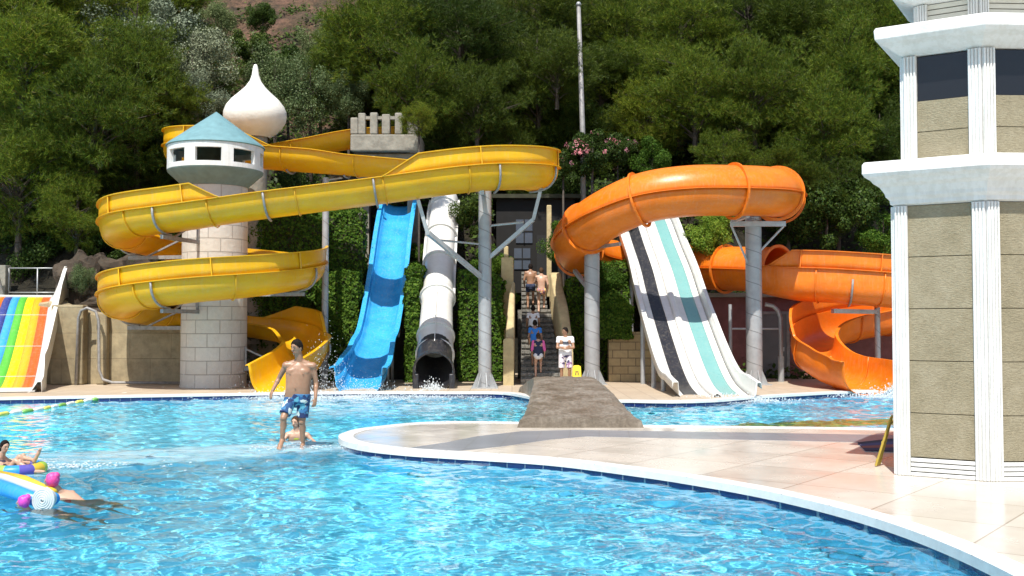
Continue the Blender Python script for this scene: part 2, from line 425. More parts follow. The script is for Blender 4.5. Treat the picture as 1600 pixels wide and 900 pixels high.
mb = MB(); acc = 0
_a, _b = offset_curve(isl_c, -.036), offset_curve(isl_c, .205)
for i in range(1, len(isl_c)):
    acc += (isl_c[i]-isl_c[i-1]).length
    if acc > .75:
        acc = 0; mb.bar(_a[i] + Vector((0,0,.0085)), _b[i] + Vector((0,0,.0085)), .009, .006)
M['joint'] = plain('grey_joint_mortar', (.30,.28,.25), .9); tag(mb.build('coping_joints', M['joint']), kind='structure')
gf = [(640,700),(700,691),(745,682),(815,674),(900,672),(1100,675),(1390,680),(1700,686)]
gn = [(690,707),(735,703),(790,697),(860,687),(915,682),(1100,686),(1390,692),(1700,699)]
A = [G(x, y, DZ) for x, y in gn]; B = [G(x, y, DZ) for x, y in gf]
strip('grey_paving_band', A, B, DZ-.03, DZ+.004, M['greyband'])
# near deck behind the camera
mb = MB(); mb.prism([(-40,-14),(24,-14),(24,2.2),(-40,2.2)], -1.35, DZ)
tag(mb.build('near_deck', M['deck']), kind='structure')
# pool floor with coloured patches at the right
mb = MB(); mb.prism([(-45,1),(45,1),(45,44),(-45,44)], -1.6, -1.4)
pf = mb.build('pool_floor', M['poolfloor']); tag(pf, kind='structure')
def floor_patch(name, pts, c, dz):
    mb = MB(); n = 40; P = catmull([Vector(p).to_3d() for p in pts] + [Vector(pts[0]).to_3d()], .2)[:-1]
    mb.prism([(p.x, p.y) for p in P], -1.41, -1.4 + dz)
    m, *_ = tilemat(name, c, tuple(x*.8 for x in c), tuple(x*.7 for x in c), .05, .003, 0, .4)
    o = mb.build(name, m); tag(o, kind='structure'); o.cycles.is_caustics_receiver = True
floor_patch('blue_floor_patch', [(4.5,20.6),(7,20.2),(10,20.6),(13,21.5),(12,22.6),(9,22.2),(6,21.6)], (.05,.16,.42), .004)
floor_patch('green_floor_stripe', [(3.8,21.4),(6,22.0),(9,22.8),(12,23.4),(11,24.2),(8,23.8),(5,22.8)], (.30,.42,.10), .006)
# submerged wall the man walks on
sa = catmull([G(x, y, 0) for x, y in [(-900,800),(-400,775),(70,742),(250,724),(400,713),(548,700)]], .4)
sb = catmull([G(x, y, 0) for x, y in [(-900,738),(-400,728),(70,708),(250,699),(400,692),(575,683)]], .4)
n_ = min(len(sa), len(sb)); 
def resamp(P, n):
    return [P[0].lerp(P[0], 0) if i == 0 else P[min(len(P)-1, round(i*(len(P)-1)/(n-1)))] for i in range(n)]
M['ledge'], *_ = tilemat('pale_ledge_mosaic', (.30,.62,.72), (.34,.66,.76), (.35,.6,.7), .05, .003, 0, .4)
led = strip('submerged_ledge', resamp(sa, 60), resamp(sb, 60), -1.4, -.05, M['ledge'])
for o in bpy.data.objects:
    if o.type == 'MESH' and o.name in ('pool_floor','submerged_ledge','island_pool_wall','far_pool_wall','island_tile_edge','far_tile_edge'): o.cycles.is_caustics_receiver = True
# water: real waves
def water():
    yv = [2.25]
    while yv[-1] < 31.5: yv.append(yv[-1] + .022 + .0012*yv[-1])
    yv = np.array(yv); u = np.concatenate([np.linspace(-2.3,-1,50)[:-1], np.linspace(-1,1,540), np.linspace(1,2.3,50)[1:]])
    X = u[None,:]*(.52*yv[:,None] + .8); Y = np.repeat(yv[:,None], len(u), 1); Z = np.zeros_like(X)
    r = np.random.default_rng(3)
    for k in range(110):
        lam = .11 * (9 ** (r.random()**1.15)); th = r.random()*2*pi; A = .0028 * lam ** .85 * (1 if lam < .35 else .72)
        kx, ky = 2*pi/lam*math.cos(th), 2*pi/lam*math.sin(th)
        fade = 1/(1 + (yv[:,None]*.0045/lam)**2*6) if lam < .3 else 1.0     # grid too coarse far away for the finest ripples
        Z += A * fade * np.sin(kx*X + ky*Y + r.random()*7)
    patch = np.zeros_like(X)
    for k in range(14):
        lam = r.uniform(2,7); th = r.random()*2*pi; patch += np.sin(2*pi/lam*(math.cos(th)*X + math.sin(th)*Y) + r.random()*7)/3.5
    amp = .95 + .28*np.tanh(patch)
    for (cx, cy, s, a) in ((-6.3,12.6,1.6,.8), (-3.6,28,3.5,.8), (-1.6,28,3,.6), (5.5,26.5,2.5,.8), (10,28.5,2,.9), (-3.4,17,1.3,.3)):
        amp += a * np.exp(-((X-cx)**2 + (Y-cy)**2) / (2*s*s))
    Z *= amp
    for (cx, cy) in ((-6.1,12.4), (-3.5,16.8)):
        d = np.hypot(X-cx, Y-cy); Z += .012*np.sin(d*2*pi/.42)*np.exp(-d/1.1)
    ny, nx = X.shape
    v = np.stack([X.ravel(), Y.ravel(), Z.ravel()], 1)
    i = np.arange((nx-1)*(ny-1)); rr = i//(nx-1); c = i % (nx-1); b = rr*nx + c
    f = np.stack([b, b+1, b+nx+1, b+nx], 1)
    me = bpy.data.meshes.new('pool_water'); me.vertices.add(len(v)); me.vertices.foreach_set('co', v.ravel())
    me.loops.add(len(f)*4); me.loops.foreach_set('vertex_index', f.ravel().astype(np.int32))
    me.polygons.add(len(f)); me.polygons.foreach_set('loop_start', np.arange(len(f))*4)
    me.update(); me.polygons.foreach_set('use_smooth', np.ones(len(f), bool))
    o = bpy.data.objects.new('pool_water', me); col.objects.link(o)
    m, n, L, p = newmat('clear_pool_water')
    setin(p, Transmission_Weight=1.0, Roughness=0.0, IOR=1.29); p.inputs['Base Color'].default_value = (.84,.96,1,1)
    _, wf_ = noise_ramp(n, L, coords(n, L), 11, [(0,(0,0,0)),(1,(1,1,1))], 3, .5); bump(n, L, p, wf_, .06, .03)
    me.materials.append(m); o.cycles.is_caustics_caster = True
    tag(o, kind='structure'); return o
pool_water = water()
# ================================================================ buildings and walls
# round block tower
TX, TY = -8.96, 31.6
t = thing('round_tower', 'round white block tower with teal cone roof inside the yellow spiral slide', 'tower', (TX, TY, DZ))
mb = MB(); mb.lathe([(.98, DZ), (.98, .2), (.965, .2), (.95, 6.3), (0, 6.3)], (TX, TY), 64); mb.build('shaft', M['stone_tower'], t, smooth=True, angle=R(30))
mb = MB(); mb.lathe([(0, 6.12), (.97, 6.12), (1.0, 6.18), (1.39, 6.54), (1.41, 6.60), (0, 6.60)], (TX, TY), 64); mb.build('corbel', M['under_teal'], t, smooth=True, angle=R(30))
mb = MB(); r0, r1, za, zb = 1.29, 1.41, 6.601, 7.34; zw0, zw1 = 6.74, 7.14
NW = 8
for k in range(NW):
    for (a0, a1, lo, hi) in ((-.5,-.34,za,zb), (-.34,.34,za,zw0), (-.34,.34,zw1,zb), (.34,.5,za,zb)):
        n = 6; v = []
        for i in range(n+1):
            a = 2*pi*(k + a0 + (a1-a0)*i/n)/NW - pi/2 + .12
            for (r, z) in ((r0,lo),(r1,lo),(r1,hi),(r0,hi)): v.append((TX+r*math.cos(a), TY+r*math.sin(a), z))
        f = [(0,1,2,3), (4*n, 4*n+3, 4*n+2, 4*n+1)]
        for i in range(n):
            for q in range(4): f.append((4*i+q, 4*i+4+q, 4*i+4+(q+1)%4, 4*i+(q+1)%4))
        mb.add(v, f)
mb.build('window_ring', M['plaster'], t)
mb = MB(); mb.lathe([(.55, 6.602), (.55, 7.3)], (TX, TY), 24); mb.build('shade_core', M['stems'], t, smooth=True)  # dark cylinder added so the inside looks shaded through the windows
mb = MB(); mb.lathe([(0, 7.30), (1.42, 7.31), (1.455, 7.33), (1.44, 7.36), (1.38, 7.42), (.02, 8.42), (0, 8.43)], (TX, TY), 64); mb.build('cone_roof', M['cap_teal'], t, smooth=True, angle=R(30))
# onion dome turret
OX, OY = (396-800)/F*35.6, 35.6
zz = lambda y: CH + (508-y)*35.6/F
t = thing('onion_dome_turret', 'white onion shaped dome turret behind the teal cone roof', 'turret', (OX, OY, DZ))
prof = [(0, zz(97)), (.05, zz(98)), (.09, zz(104)), (.12, zz(114)), (.19, zz(124)), (.34, zz(134)), (.56, zz(144)), (.80, zz(154)), (.97, zz(164)), (1.05, zz(173)), (1.06, zz(180)), (1.02, zz(189)), (.90, zz(198)), (.74, zz(206)), (.58, zz(211)), (.5, zz(214))]
mb = MB(); mb.lathe(prof[::-1], (OX, OY), 48); mb.build('onion_dome', M['dome'], t, smooth=True)
mb = MB(); mb.lathe([(.42, zz(213)), (.42, .1)], (OX, OY), 32); mb.build('turret_shaft', M['castle'], t, smooth=True)

# castle start platform
x0, x1 = -5.72, -3.32
t = thing('castle_platform', 'grey castle start platform with merlon pillars above the yellow slide', 'platform', (-4.5, 38, 7.9))
mb = MB(); y0 = 36.9
mb.box((x0, y0, 8.12), (x1, y0+.35, 8.72)); mb.box((x0+.02, y0+.355, 8.12), (x0+.30, 37.15, 8.72)); mb.box((x1-.35, y0+.355, 8.12), (x1, 40, 8.9))
mb.build('parapet', M['castle'], t, bevel=.05)
mb = MB(); mb.box((x0+.05, y0+.45, 7.6), (x1-.05, 40.2, 8.115)); mb.build('platform_slab', M['castle'], t, bevel=.03)
for i, (a, b, h) in enumerate(((0,.265,9.32),(.27,.53,9.48),(.69,.96,9.50),(1.11,1.40,9.44),(1.57,1.83,9.49),(2.0,2.40,9.52))):
    mb = MB(); mb.box((x0+a, y0+.01, 8.722), (x0+b, y0+.34, h)); mb.build('merlon', M['castle'], t, bevel=.04)
for (a, b) in ((.532,.688),(.962,1.108),(1.402,1.568),(1.832,1.998)):
    mb = MB(); mb.box((x0+a, y0+.06, 9.26), (x0+b, y0+.28, 9.37)); mb.build('lintel', M['castle'], t)
mb = MB()
for px_ in (x0+.3, x1-.3): mb.box((px_-.2, 38.2, 2.0), (px_+.2, 38.7, 7.64))
mb.build('platform_legs', M['castle'], t)
mb = MB(); mb.tube([(x0-.1, 36.7, 7.35), (x0-.1, 36.7, 7.8), (x0+.02, 36.7, 7.86), (x0+.9, 36.7, 7.86)], .05); tag(mb.build('water_pipe', M['steel'], smooth=True), 'grey bent water pipe under the castle platform', 'pipe')

# retaining wall (left), bend with pillars
t = thing('retaining_wall', 'old stained stone retaining wall between rainbow slide and round tower', 'wall', (-12, 33.2, DZ))
def wz(x): return lerp_list([(-14.6,2.7),(-13.2,2.35),(-11.8,2.25),(-11.2,1.95),(-9,1.85)], x)
mb = MB(); xs_ = [-14.9+.3*i for i in range(20)]
rows = []
for x in xs_:
    z = wz(x) + noise.noise(Vector((x*1.7,0,0)))*.08
    rows.append([(x,33.0,DZ),(x,33.0+.02*math.sin(x*5),z*.5),(x,33.03,z-.06),(x,33.1,z),(x,33.7,z+.04),(x,33.75,DZ)])
mb.grid(rows); mb.build('wall_face', M['retaining'], t, smooth=False)
mb = MB(); mb.box((-14.3,32.55,DZ),(-13.3,32.99,2.6)); mb.box((-12.95,32.7,DZ),(-12.62,32.985,2.35)); mb.build('wall_pier', M['retaining'], t, bevel=.05)
mb = MB(); mb.tube([(-13.45,32.45,DZ),(-13.4,32.45,2.2),(-13.3,32.4,2.42),(-13.1,32.35,2.5),(-12.85,32.4,2.4),(-12.75,32.4,2.1),(-12.72,32.4,.6),(-12.6,32.4,.3),(-12.3,32.4,.2),(-10.2,32.4,.19)],.045)
tag(mb.build('water_pipe', M['steel_d'], smooth=True), 'thin metal pipe bent over the stained stone retaining wall', 'pipe')
mb = MB(); mb.box((-9.3,35.25,DZ),(-4.9,35.55,1.75)); tag(mb.build('retaining_wall', M['retaining'], bevel=.03), 'low stone wall in shade behind the yellow slide exit', 'wall')
# rocks on top of the retaining wall
def rock(name, c, r, mat, seed, parent=None, label=None, cat=None, group=None):
    bm = bmesh.new(); bmesh.ops.create_icosphere(bm, subdivisions=4, radius=1)
    for v in bm.verts:
        d = v.co.normalized(); k = 1 + .55*noise.noise(d*1.6 + Vector((seed,0,0))) + .22*noise.noise(d*4 + Vector((0,seed,0))) + .07*noise.noise(d*11)
        v.co = Vector((d.x*r[0]*k, d.y*r[1]*k, d.z*r[2]*k))
    me = bpy.data.meshes.new(name); bm.to_mesh(me); bm.free(); me.materials.append(mat)
    o = bpy.data.objects.new(name, me); col.objects.link(o); o.location = c; tag(o, label, cat, group); return o
M['rock'] = plain('shaded_brown_rock', (.055,.04,.027), .95, .5, 2.5, 0, 1, 8)  # brown made darker in the colour for the shade of the trees
for i, (px, py, D, r) in enumerate(((135,440,34.6,(.9,.6,.85)),(195,440,34.9,(1.1,.7,.75)),(245,462,34.4,(.9,.6,.5)),(170,478,34.2,(1.0,.5,.4)))):
    rock('boulder', W(px,py,D), r, M['rock'], i*3.1, None, ['left boulder nearest the rainbow slide above the retaining wall','boulder in the middle of the bank above the retaining wall','right boulder behind the lower yellow coil','low flat boulder on the edge of the retaining wall'][i], 'rock', 'rocks above the retaining wall')

# brick wall (right)
t_ = MB(); t_.box((3.15,34.2,DZ),(5.4,34.6,1.75)); tag(t_.build('block_wall', M['brick_beige'], bevel=.01), 'low beige block wall with ivy left of the black and white slide', 'wall')
# maroon pump building
t = thing('pump_building', 'low maroon building with flat concrete roof behind the orange slide', 'building', (8.5, 38, DZ))
mb = MB(); mb.box((5.6,37.0,DZ),(14,39.5,2.95)); mb.build('wall', M['maroon'], t)
mb = MB(); mb.box((5.4,36.7,2.952),(14.2,39.7,3.1)); mb.build('roof', M['roofslab'], t, bevel=.02)
d = None
mb = MB(); mb.box((8.55,36.93,DZ+.02),(9.65,36.997,2.35)); d = mb.build('door', M['greydoor'], t)
mb = MB(); mb.box((8.45,36.90,DZ+.01),(8.55,36.98,2.45)); mb.box((9.65,36.90,DZ+.01),(9.75,36.98,2.45)); mb.box((8.55,36.90,2.35),(9.65,36.98,2.45)); mb.build('door_frame', M['steel_d'], d)
mb = MB(); mb.box((9.5,36.88,1.05),(9.56,36.929,1.2)); mb.build('door_handle', M['steel'], d)
mb = MB(); mb.tube([(7.15,34.4,DZ),(7.15,34.4,2.65)],.06); mb.tube([(7.15,34.4,1.85),(8.75,34.4,1.85)],.035); mb.tube([(8.3,34.4,2.65),(8.55,34.4,2.6),(8.72,34.4,2.45),(8.8,34.4,2.2),(8.8,34.4,DZ)],[.07]*5)
mb.tube([(8.8,34.4,.95),(8.8,34.4,DZ)],.10)
tag(mb.build('pipe_railing', M['steel'], smooth=True, angle=R(40)), 'grey pipe railing in front of the maroon building beside thick post', 'railing')

# stairs and the dark house above
t = thing('stone_stairs', 'steep rough stone stairs climbing between yellow walls to the slides', 'stairs', (.9, 33, DZ))
M['stair'] = plain('rough_stair_stone', (.20,.19,.165), .85, .45, 9, 0, 1, 25)
def stepmesh(x0, x1, xa, xb, y0, z0, n, rise, run, ys=0):
    mb = MB()
    for i in range(n):
        a = x0 + (xa-x0)*i/n; b = x1 + (xb-x1)*i/n
        mb.box((a, y0+i*run, .1), (b, y0+(i+1)*run+.03, z0+(i+1)*rise - .001*i))
        # bullnose of uneven stones along each tread
        x = a
        while x < b-.02:
            w_ = min(random.uniform(.10,.24), b-x)
            mb.box((x+.004, y0+i*run-.035-random.uniform(0,.02), z0+(i+1)*rise-random.uniform(.07,.10)), (x+w_-.004, y0+i*run+.02, z0+(i+1)*rise+random.uniform(.004,.018)))
            x += w_
    return mb
stepmesh(.27,1.55,.34,1.32,32.7,DZ,14,.17,.262).build('lower_flight', M['stair'], t, bevel=.012)
mb = MB(); mb.box((.2,36.37,.1),(1.5,37.0,2.50)); mb.build('landing', M['stair'], t)
stepmesh(.33,1.25,.35,1.15,37.0,2.5,9,.16,.26).build('upper_flight', M['stair'], t, bevel=.012)
def cheek(name, pts, x0, x1, x0b, x1b, label):     # pts: (y, ztop) profile; x narrows backwards
    mb = MB(); rows = []
    ya, yb = pts[0][0], pts[-1][0]
    for (y, z) in catmull([Vector((0,a,b)) for a,b in pts], .15) and [(p.y,p.z) for p in catmull([Vector((0,a,b)) for a,b in pts], .15)]:
        k = (y-ya)/(yb-ya); a = x0+(x0b-x0)*k; b = x1+(x1b-x1)*k; m_ = (a+b)/2; r = .05
        zn = z + noise.noise(Vector((y*2,x0,0)))*.03
        rows.append([(a,y,DZ-.02),(a,y,zn-r*1.6),(a+r*.4,y,zn-r*.5),(a+r*1.5,y,zn),(b-r*1.5,y,zn),(b-r*.4,y,zn-r*.5),(b,y,zn-r*1.6),(b,y,DZ-.02)])
    mb.grid(rows); n = len(rows[0]); L0 = len(rows)*n
    mb.f.append(list(range(n))); mb.mi.append(0); mb.f.append(list(range(L0-n, L0))[::-1]); mb.mi.append(0)
    o = mb.build(name, M['beige'], smooth=True, angle=R(50)); tag(o, label, 'wall'); return o
cheek('stair_wall', [(32.3,1.55),(32.9,1.62),(33.0,1.9),(33.8,2.9),(34.5,3.4)], -.27,.05,-.02,.10, 'yellow plaster stair wall with low pedestal on the left side')
cheek('stair_wall', [(33.0,1.2),(33.4,1.75),(34.4,2.6),(35.6,3.2),(36.3,3.75),(36.6,3.78)], 1.60,1.92,1.31,1.70, 'rounded yellow plaster stair wall rising on the right side')
mb = MB(); mb.box((-.36,34.8,DZ),(.05,35.15,4.22)); mb.box((-.27,34.9,4.222),(-.12,35.05,4.6)); tag(mb.build('stair_pillar', M['beige'], bevel=.03), 'tall yellow plaster pillar left of the stone stairs', 'pillar')
mb = MB(); mb.box((1.28,38.6,3.0),(1.46,38.9,6.4)); tag(mb.build('gate_post', M['beige'], bevel=.03), 'narrow weathered post at the top right of the stairs', 'post')
t = thing('hill_hut', 'dark shaded hut with paned windows above the stone stairs', 'hut', (.8, 40.4, 3.5))
M['hut'] = plain('shade_dark_hut_wall', (.010,.009,.008), .9, .2, 4)  # shade of the trees over the hut is put into this near-black colour
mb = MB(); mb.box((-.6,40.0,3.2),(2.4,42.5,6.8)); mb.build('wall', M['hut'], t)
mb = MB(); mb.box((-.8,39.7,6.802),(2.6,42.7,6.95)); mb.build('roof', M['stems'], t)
M['pane'] = plain('dimmed_window_panes', (.06,.075,.10), .35)  # pane colour dimmed to look shaded by the trees
for (a, b) in ((.15,.78),(.08,.70)):
    z0, z1 = ((5.1,6.0) if a > .1 else (4.1,4.9))
    mb = MB(); mb.box((a,39.96,z0),(b,39.998,z1)); wv = mb.build('window', M['pane'], t)
    mb = MB(); m_ = (a+b)/2
    mb.box((m_-.02,39.93,z0),(m_+.02,39.958,z1)); mb.box((a,39.932,(z0+z1)/2-.02),(m_-.022,39.957,(z0+z1)/2+.02)); mb.box((m_+.022,39.932,(z0+z1)/2-.02),(b,39.957,(z0+z1)/2+.02)); mb.build('glazing_bar', M['hut'], wv)
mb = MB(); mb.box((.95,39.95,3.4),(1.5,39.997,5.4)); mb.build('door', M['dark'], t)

# concrete arched footbridge
def bridge():
    mb = MB(); rows = []
    prof = [(19.0,.30,1.10),(19.5,.33,1.03),(20.2,.40,.97),(21.2,.50,.91),(22.4,.60,.85),(23.8,.67,.79),(25.2,.705,.76),(26.6,.66,.80),(28,.5,.92),(29.2,.30,1.1)]
    P = catmull([Vector(p) for p in [(y, z, w_) for y, z, w_ in prof]], .18)
    cx0 = 1.235
    rows = []
    for p in P:
        y, z, hw = p; cx = cx0 + (y-19)*.008; r = []
        for k in range(25):
            u = -1 + k/12
            zn = z + .022*noise.noise(Vector((u*4, y*2.2, 0))) + .010*noise.noise(Vector((u*14, y*9, 3)))
            edge = .05*max(0, abs(u)-.86)/.14
            zn -= edge
            r.append((cx + u*hw + .015*noise.noise(Vector((0,y*5,u))), y, zn))
        bot = -1.3 if 19.35 < y < 28.9 else DZ-.02
        rows.append([(r[0][0]-.05, y, bot)] + r + [(r[-1][0]+.05, y, bot)])
    mb.grid(rows); n = len(rows[0]); Ln = len(rows)*n
    mb.f.append(list(range(n))[::-1]); mb.mi.append(0); mb.f.append(list(range(Ln-n, Ln))); mb.mi.append(0)
    m, n, L, p = newmat('wet_stained_concrete')
    v = coords(n, L)
    co, f = noise_ramp(n, L, v, 1.6, [(.30,(.13,.105,.075)),(.5,(.21,.175,.135)),(.66,(.28,.245,.20)),(.8,(.36,.34,.30))], 12, .72)
    co2, f2 = noise_ramp(n, L, coords(n, L, (1,.35,1)), 14, [(.35,(.6,.58,.55)),(.65,(1.1,1.1,1.1))], 8, .7)
    cc = mixc(n, L, 1, co, co2, 'MULTIPLY'); L.new(cc, p.inputs['Base Color'])
    mr = n.new('ShaderNodeMapRange'); L.new(f, mr.inputs[0]); mr.inputs[1].default_value=.4; mr.inputs[2].default_value=.7; mr.inputs[3].default_value=.3; mr.inputs[4].default_value=.8
    L.new(mr.outputs[0], p.inputs['Roughness']); bump(n, L, p, f2, .6, .03)
    o = mb.build('arched_footbridge', m, smooth=True, angle=R(50)); tag(o, 'wet brown concrete arched footbridge rising from the island deck', 'footbridge')
bridge()

# ================================================================ slides
class Path:
    def __init__(s, ctrl, step=.12):
        P = catmull([Vector(c[:3]) for c in ctrl], step); s.P = P
        s.S = [0]
        for a, b in zip(P, P[1:]): s.S.append(s.S[-1] + (b-a).length)
        s.L = s.S[-1]; s.Rt = []; s.Up = []
        for i in range(len(P)):
            t = P[min(i+1, len(P)-1)] - P[max(i-1, 0)]; t.normalize()
            r = t.cross(Vector((0,0,1))).normalized(); s.Rt.append(r); s.Up.append(r.cross(t))
    def at(s, d):
        return min(range(len(s.S)), key=lambda i: abs(s.S[i]-d))
    def near(s, x, y, z=None):
        return min(range(len(s.P)), key=lambda i: (s.P[i].x-x)**2 + (s.P[i].y-y)**2 + (0 if z is None else 2*(s.P[i].z-z)**2))
    def pt(s, i, u, v, bank=0):
        c, q = math.cos(bank), math.sin(bank)
        return s.P[i] + s.Rt[i]*(u*c - v*q) + s.Up[i]*(u*q + v*c)
def uprof(r, h, lip=.07, n=14, sq=.8):
    """open channel, (u,v) from left rim to right rim, floor at v=0"""
    out = [(-r-lip, h-.015), (-r-lip, h), (-r, h)]
    for i in range(n+1):
        a = pi + pi*i/n; c, q = math.cos(a), math.sin(a)
        c = math.copysign(abs(c)**sq, c); q = -abs(q)**sq
        dv = min(h, r*.98); out.append((r*c, dv + dv*q))
    return out + [(r, h), (r+lip, h), (r+lip, h-.015)]
def sweep(path, prof, i0=0, i1=None, bank=None, step=1):
    i1 = len(path.P)-1 if i1 is None else i1
    rows = []
    idx = list(range(i0, i1, step)) + [i1]
    for i in idx:
        b = bank(i) if bank else 0
        pr = prof(i) if callable(prof) else prof
        rows.append([path.pt(i, u, v, b) for u, v in pr])
    mb = MB(); mb.grid(rows); return mb
def flange(path, prof, i, bank, r=.028, off=.03):
    pr = prof[2:-2] if len(prof) > 6 else prof
    cu = sum(p[0] for p in pr)/len(pr); pts = []
    for (u, v) in pr:
        d = Vector((u, v - .55)); d = d.normalized()*off
        pts.append(path.pt(i, u+d.x, v+d.y, bank))
    mb = MB(); mb.tube(pts, r, 6); return mb
def guardparts(t, path, side, segs, r, h, gh, bank, mat, lean=.05):
    for (a, b, ra, rb) in segs:           # index range, ramp lengths
        rows = []; n = b-a
        for i in range(a, b+1):
            k = min(1, (i-a)/max(ra,1e-6) if ra else 1, (b-i)/max(rb,1e-6) if rb else 1); k = max(k, .02)
            bk = bank(i)
            pr = [(side*(r+.015), h+.012), (side*(r+.02+lean*.3*k), h+gh*k*.4), (side*(r+.02+lean*k), h+gh*k), (side*(r+.09+lean*k), h+gh*k), (side*(r+.09+lean*k), h+gh*k-.03)]
            rows.append([path.pt(i, u, v, bk) for u, v in pr])
        mb = MB(); mb.grid(rows); g = mb.build('splash_guard', mat, t, smooth=True, solid=.018, angle=R(50), offset=0)
        d = a + 8
        while d < b - 4:
            bk = bank(d); mb2 = MB()
            k = min(1, (d-a)/ra if ra else 1, (b-d)/rb if rb else 1)
            if k > .6:
                mb2.bar(path.pt(d, side*(r+.05), h+.02, bk), path.pt(d, side*(r+.06+lean), h+gh*k, bk), .03, .09); mb2.build('guard_rib', mat, g)
            d += 18
# ---- yellow spiral slide
C0 = .57      # rim height above the floor
yc = [(-4.2,38.0,9.15),(-5.7,37.75,9.0),(-7.4,37.65,8.65),(-9.1,37.6,8.35),(-10.55,37.0,8.15),(-11.2,35.7,8.02),(-10.7,34.4,7.9),(-9.4,33.85,7.78),
      (-6.5,33.35,7.5),(-3.5,32.95,7.18),(-1.2,32.7,6.95),(.25,32.2,6.78),(.80,31.0,6.62),(.25,29.85,6.5),(-1.2,29.35,6.36),(-4,29.1,5.95),(-6.9,28.85,5.55)]
HR = 2.72
def hel(a, rr, z): return (TX + rr*math.cos(a), TY + rr*math.sin(a), z)
hz = [5.25, 5.07, 4.88, 4.70, 4.52, 4.22, 3.78, 3.45, 3.22, 2.98, 2.74, 2.52, 2.28, 2.0, 1.62]
for k, z in enumerate(hz): yc.append(hel(-pi/2 - k*pi/4, HR, z))
yc[-1] = (-6.2, 31.75, 1.62)
yc = [(x, y, z - C0 - .08) for x, y, z in yc] + [(-6.02,31.0,.72),(-6.15,30.1,.36),(-6.58,28.95,.0)]
yp = Path(yc, .12)
YR = .64
def yh(i): return C0 + .32*smooth((i-(len(yp.P)-34))/26)
BK = R(7)
iz1 = yp.near(-6.5,33.35); iz2 = yp.near(-3.5,32.95)
def ybank(i):
    s0 = smooth((i-yp.near(-9.1,37.6))/8)*(1-smooth((i-iz1)/12)); s1 = smooth((i-iz2)/12)
    e = smooth((i-(len(yp.P)-22))/18)
    return BK*s0 - BK*s1*(1-e)
ypr = uprof(YR, C0, .08, 16, .95)
t = thing('yellow_water_slide', 'long yellow open water slide spiralling down around the round tower', 'water slide', (TX, TY, 0))
sweep(yp, lambda i: uprof(YR, yh(i), .08, 16, .95 - .2*smooth((i-(len(yp.P)-34))/26)), bank=ybank).build('trough', M['yellow'], t, smooth=True, solid=.02, angle=R(50))
N = len(yp.P)
d = 10
while d < N-8:
    flange(yp, uprof(YR, yh(d), .08, 16, .95), d, ybank(d), .020, .030).build('joint_flange', M['yellow'], t, smooth=True); d += 19
a1 = yp.near(-3.6,32.95); a2 = yp.near(-2.9, 29.2, 5.2)
b1 = yp.near(-8.6,28.8,5.2-C0+.0); c_end = N-34
guardparts(t, yp, 1, [(yp.near(-8.6,37.65), yp.near(-7.5,33.5), 10, 10)], YR, C0, .52, ybank, M['yellow'])
k_pass = yp.near(TX-2.0, TY+1.98, 3.3)      # behind-left of first coil
gA = (yp.near(-1.3,32.7), yp.near(-3.4,29.15,5.1), 14, 8)
gB = (yp.near(-7.75,28.8,4.45), yp.near(-10.94,33.58,3.67), 6, 8)
gC = (yp.near(-6.98,33.58,3.1), yp.near(-10.94,33.58,1.57), 10, 8)
gD = (yp.near(-8.5,34.4,1.3), N-30, 8, 6)
guardparts(t, yp, -1, [gA, gB, gC, gD], YR, C0, .50, ybank, M['yellow'])
# steel straps and arms under the coils
def strap(path, i, bank, side, r, h, t, a0=.15, a1=.95, rad=.035):
    mb = MB(); pts = []
    pr = uprof(r, h)[3:-3]; n = len(pr)
    sel = [pr[j] for j in range(n)] if side == 0 else ([pr[j] for j in range(0, n//2+2)] if side < 0 else [pr[j] for j in range(n//2-1, n)])
    for (u, v) in sel:
        dd = Vector((u, v-.55)).normalized()*(.055)
        pts.append(path.pt(i, u+dd.x, v+dd.y, bank))
    mb.tube(pts, rad, 6); mb.build('support_strap', M['steel_d'], t, smooth=True)
for k, z in enumerate(hz):
    a = -pi/2 - k*pi/4
    for da in ((-.22,) if k % 2 == 0 else ()):
        aa = a + da; q = hel(aa, HR, z - C0 - .08); i = yp.near(*q)
        if i >= N-14: continue
        strap(yp, i, ybank(i), -1, YR, C0, t)
        zb = yp.P[i].z - .14; th = math.atan2(yp.P[i].y-TY, yp.P[i].x-TX)
        mb = MB(); e = Vector((math.cos(th), math.sin(th), 0)); o0 = Vector((TX,TY,0))
        mb.bar(o0 + e*.9 + Vector((0,0,zb)), o0 + e*2.9 + Vector((0,0,zb)), .09, .11)
        mb.bar(o0 + e*.93 + Vector((0,0,zb+.62)), o0 + e*2.3 + Vector((0,0,zb+.02)), .05, .05)
        mb.bar(o0 + e*1.0 + Vector((0,0,zb+.66)), o0 + e*1.0 + Vector((0,0,zb)), .06, .06)
        mb.build('support_arm', M['steel_d'], t)
for (x, y, z) in ((-3.6,29.12,5),(-.4,29.5,5.6),(-6.6,28.9,4.8),(-7.2,33.5,6.6),(-5.4,33.2,6.4),(.7,30.6,5.7)):
    i = yp.near(x, y, z); strap(yp, i, ybank(i), -1, YR, C0, t)

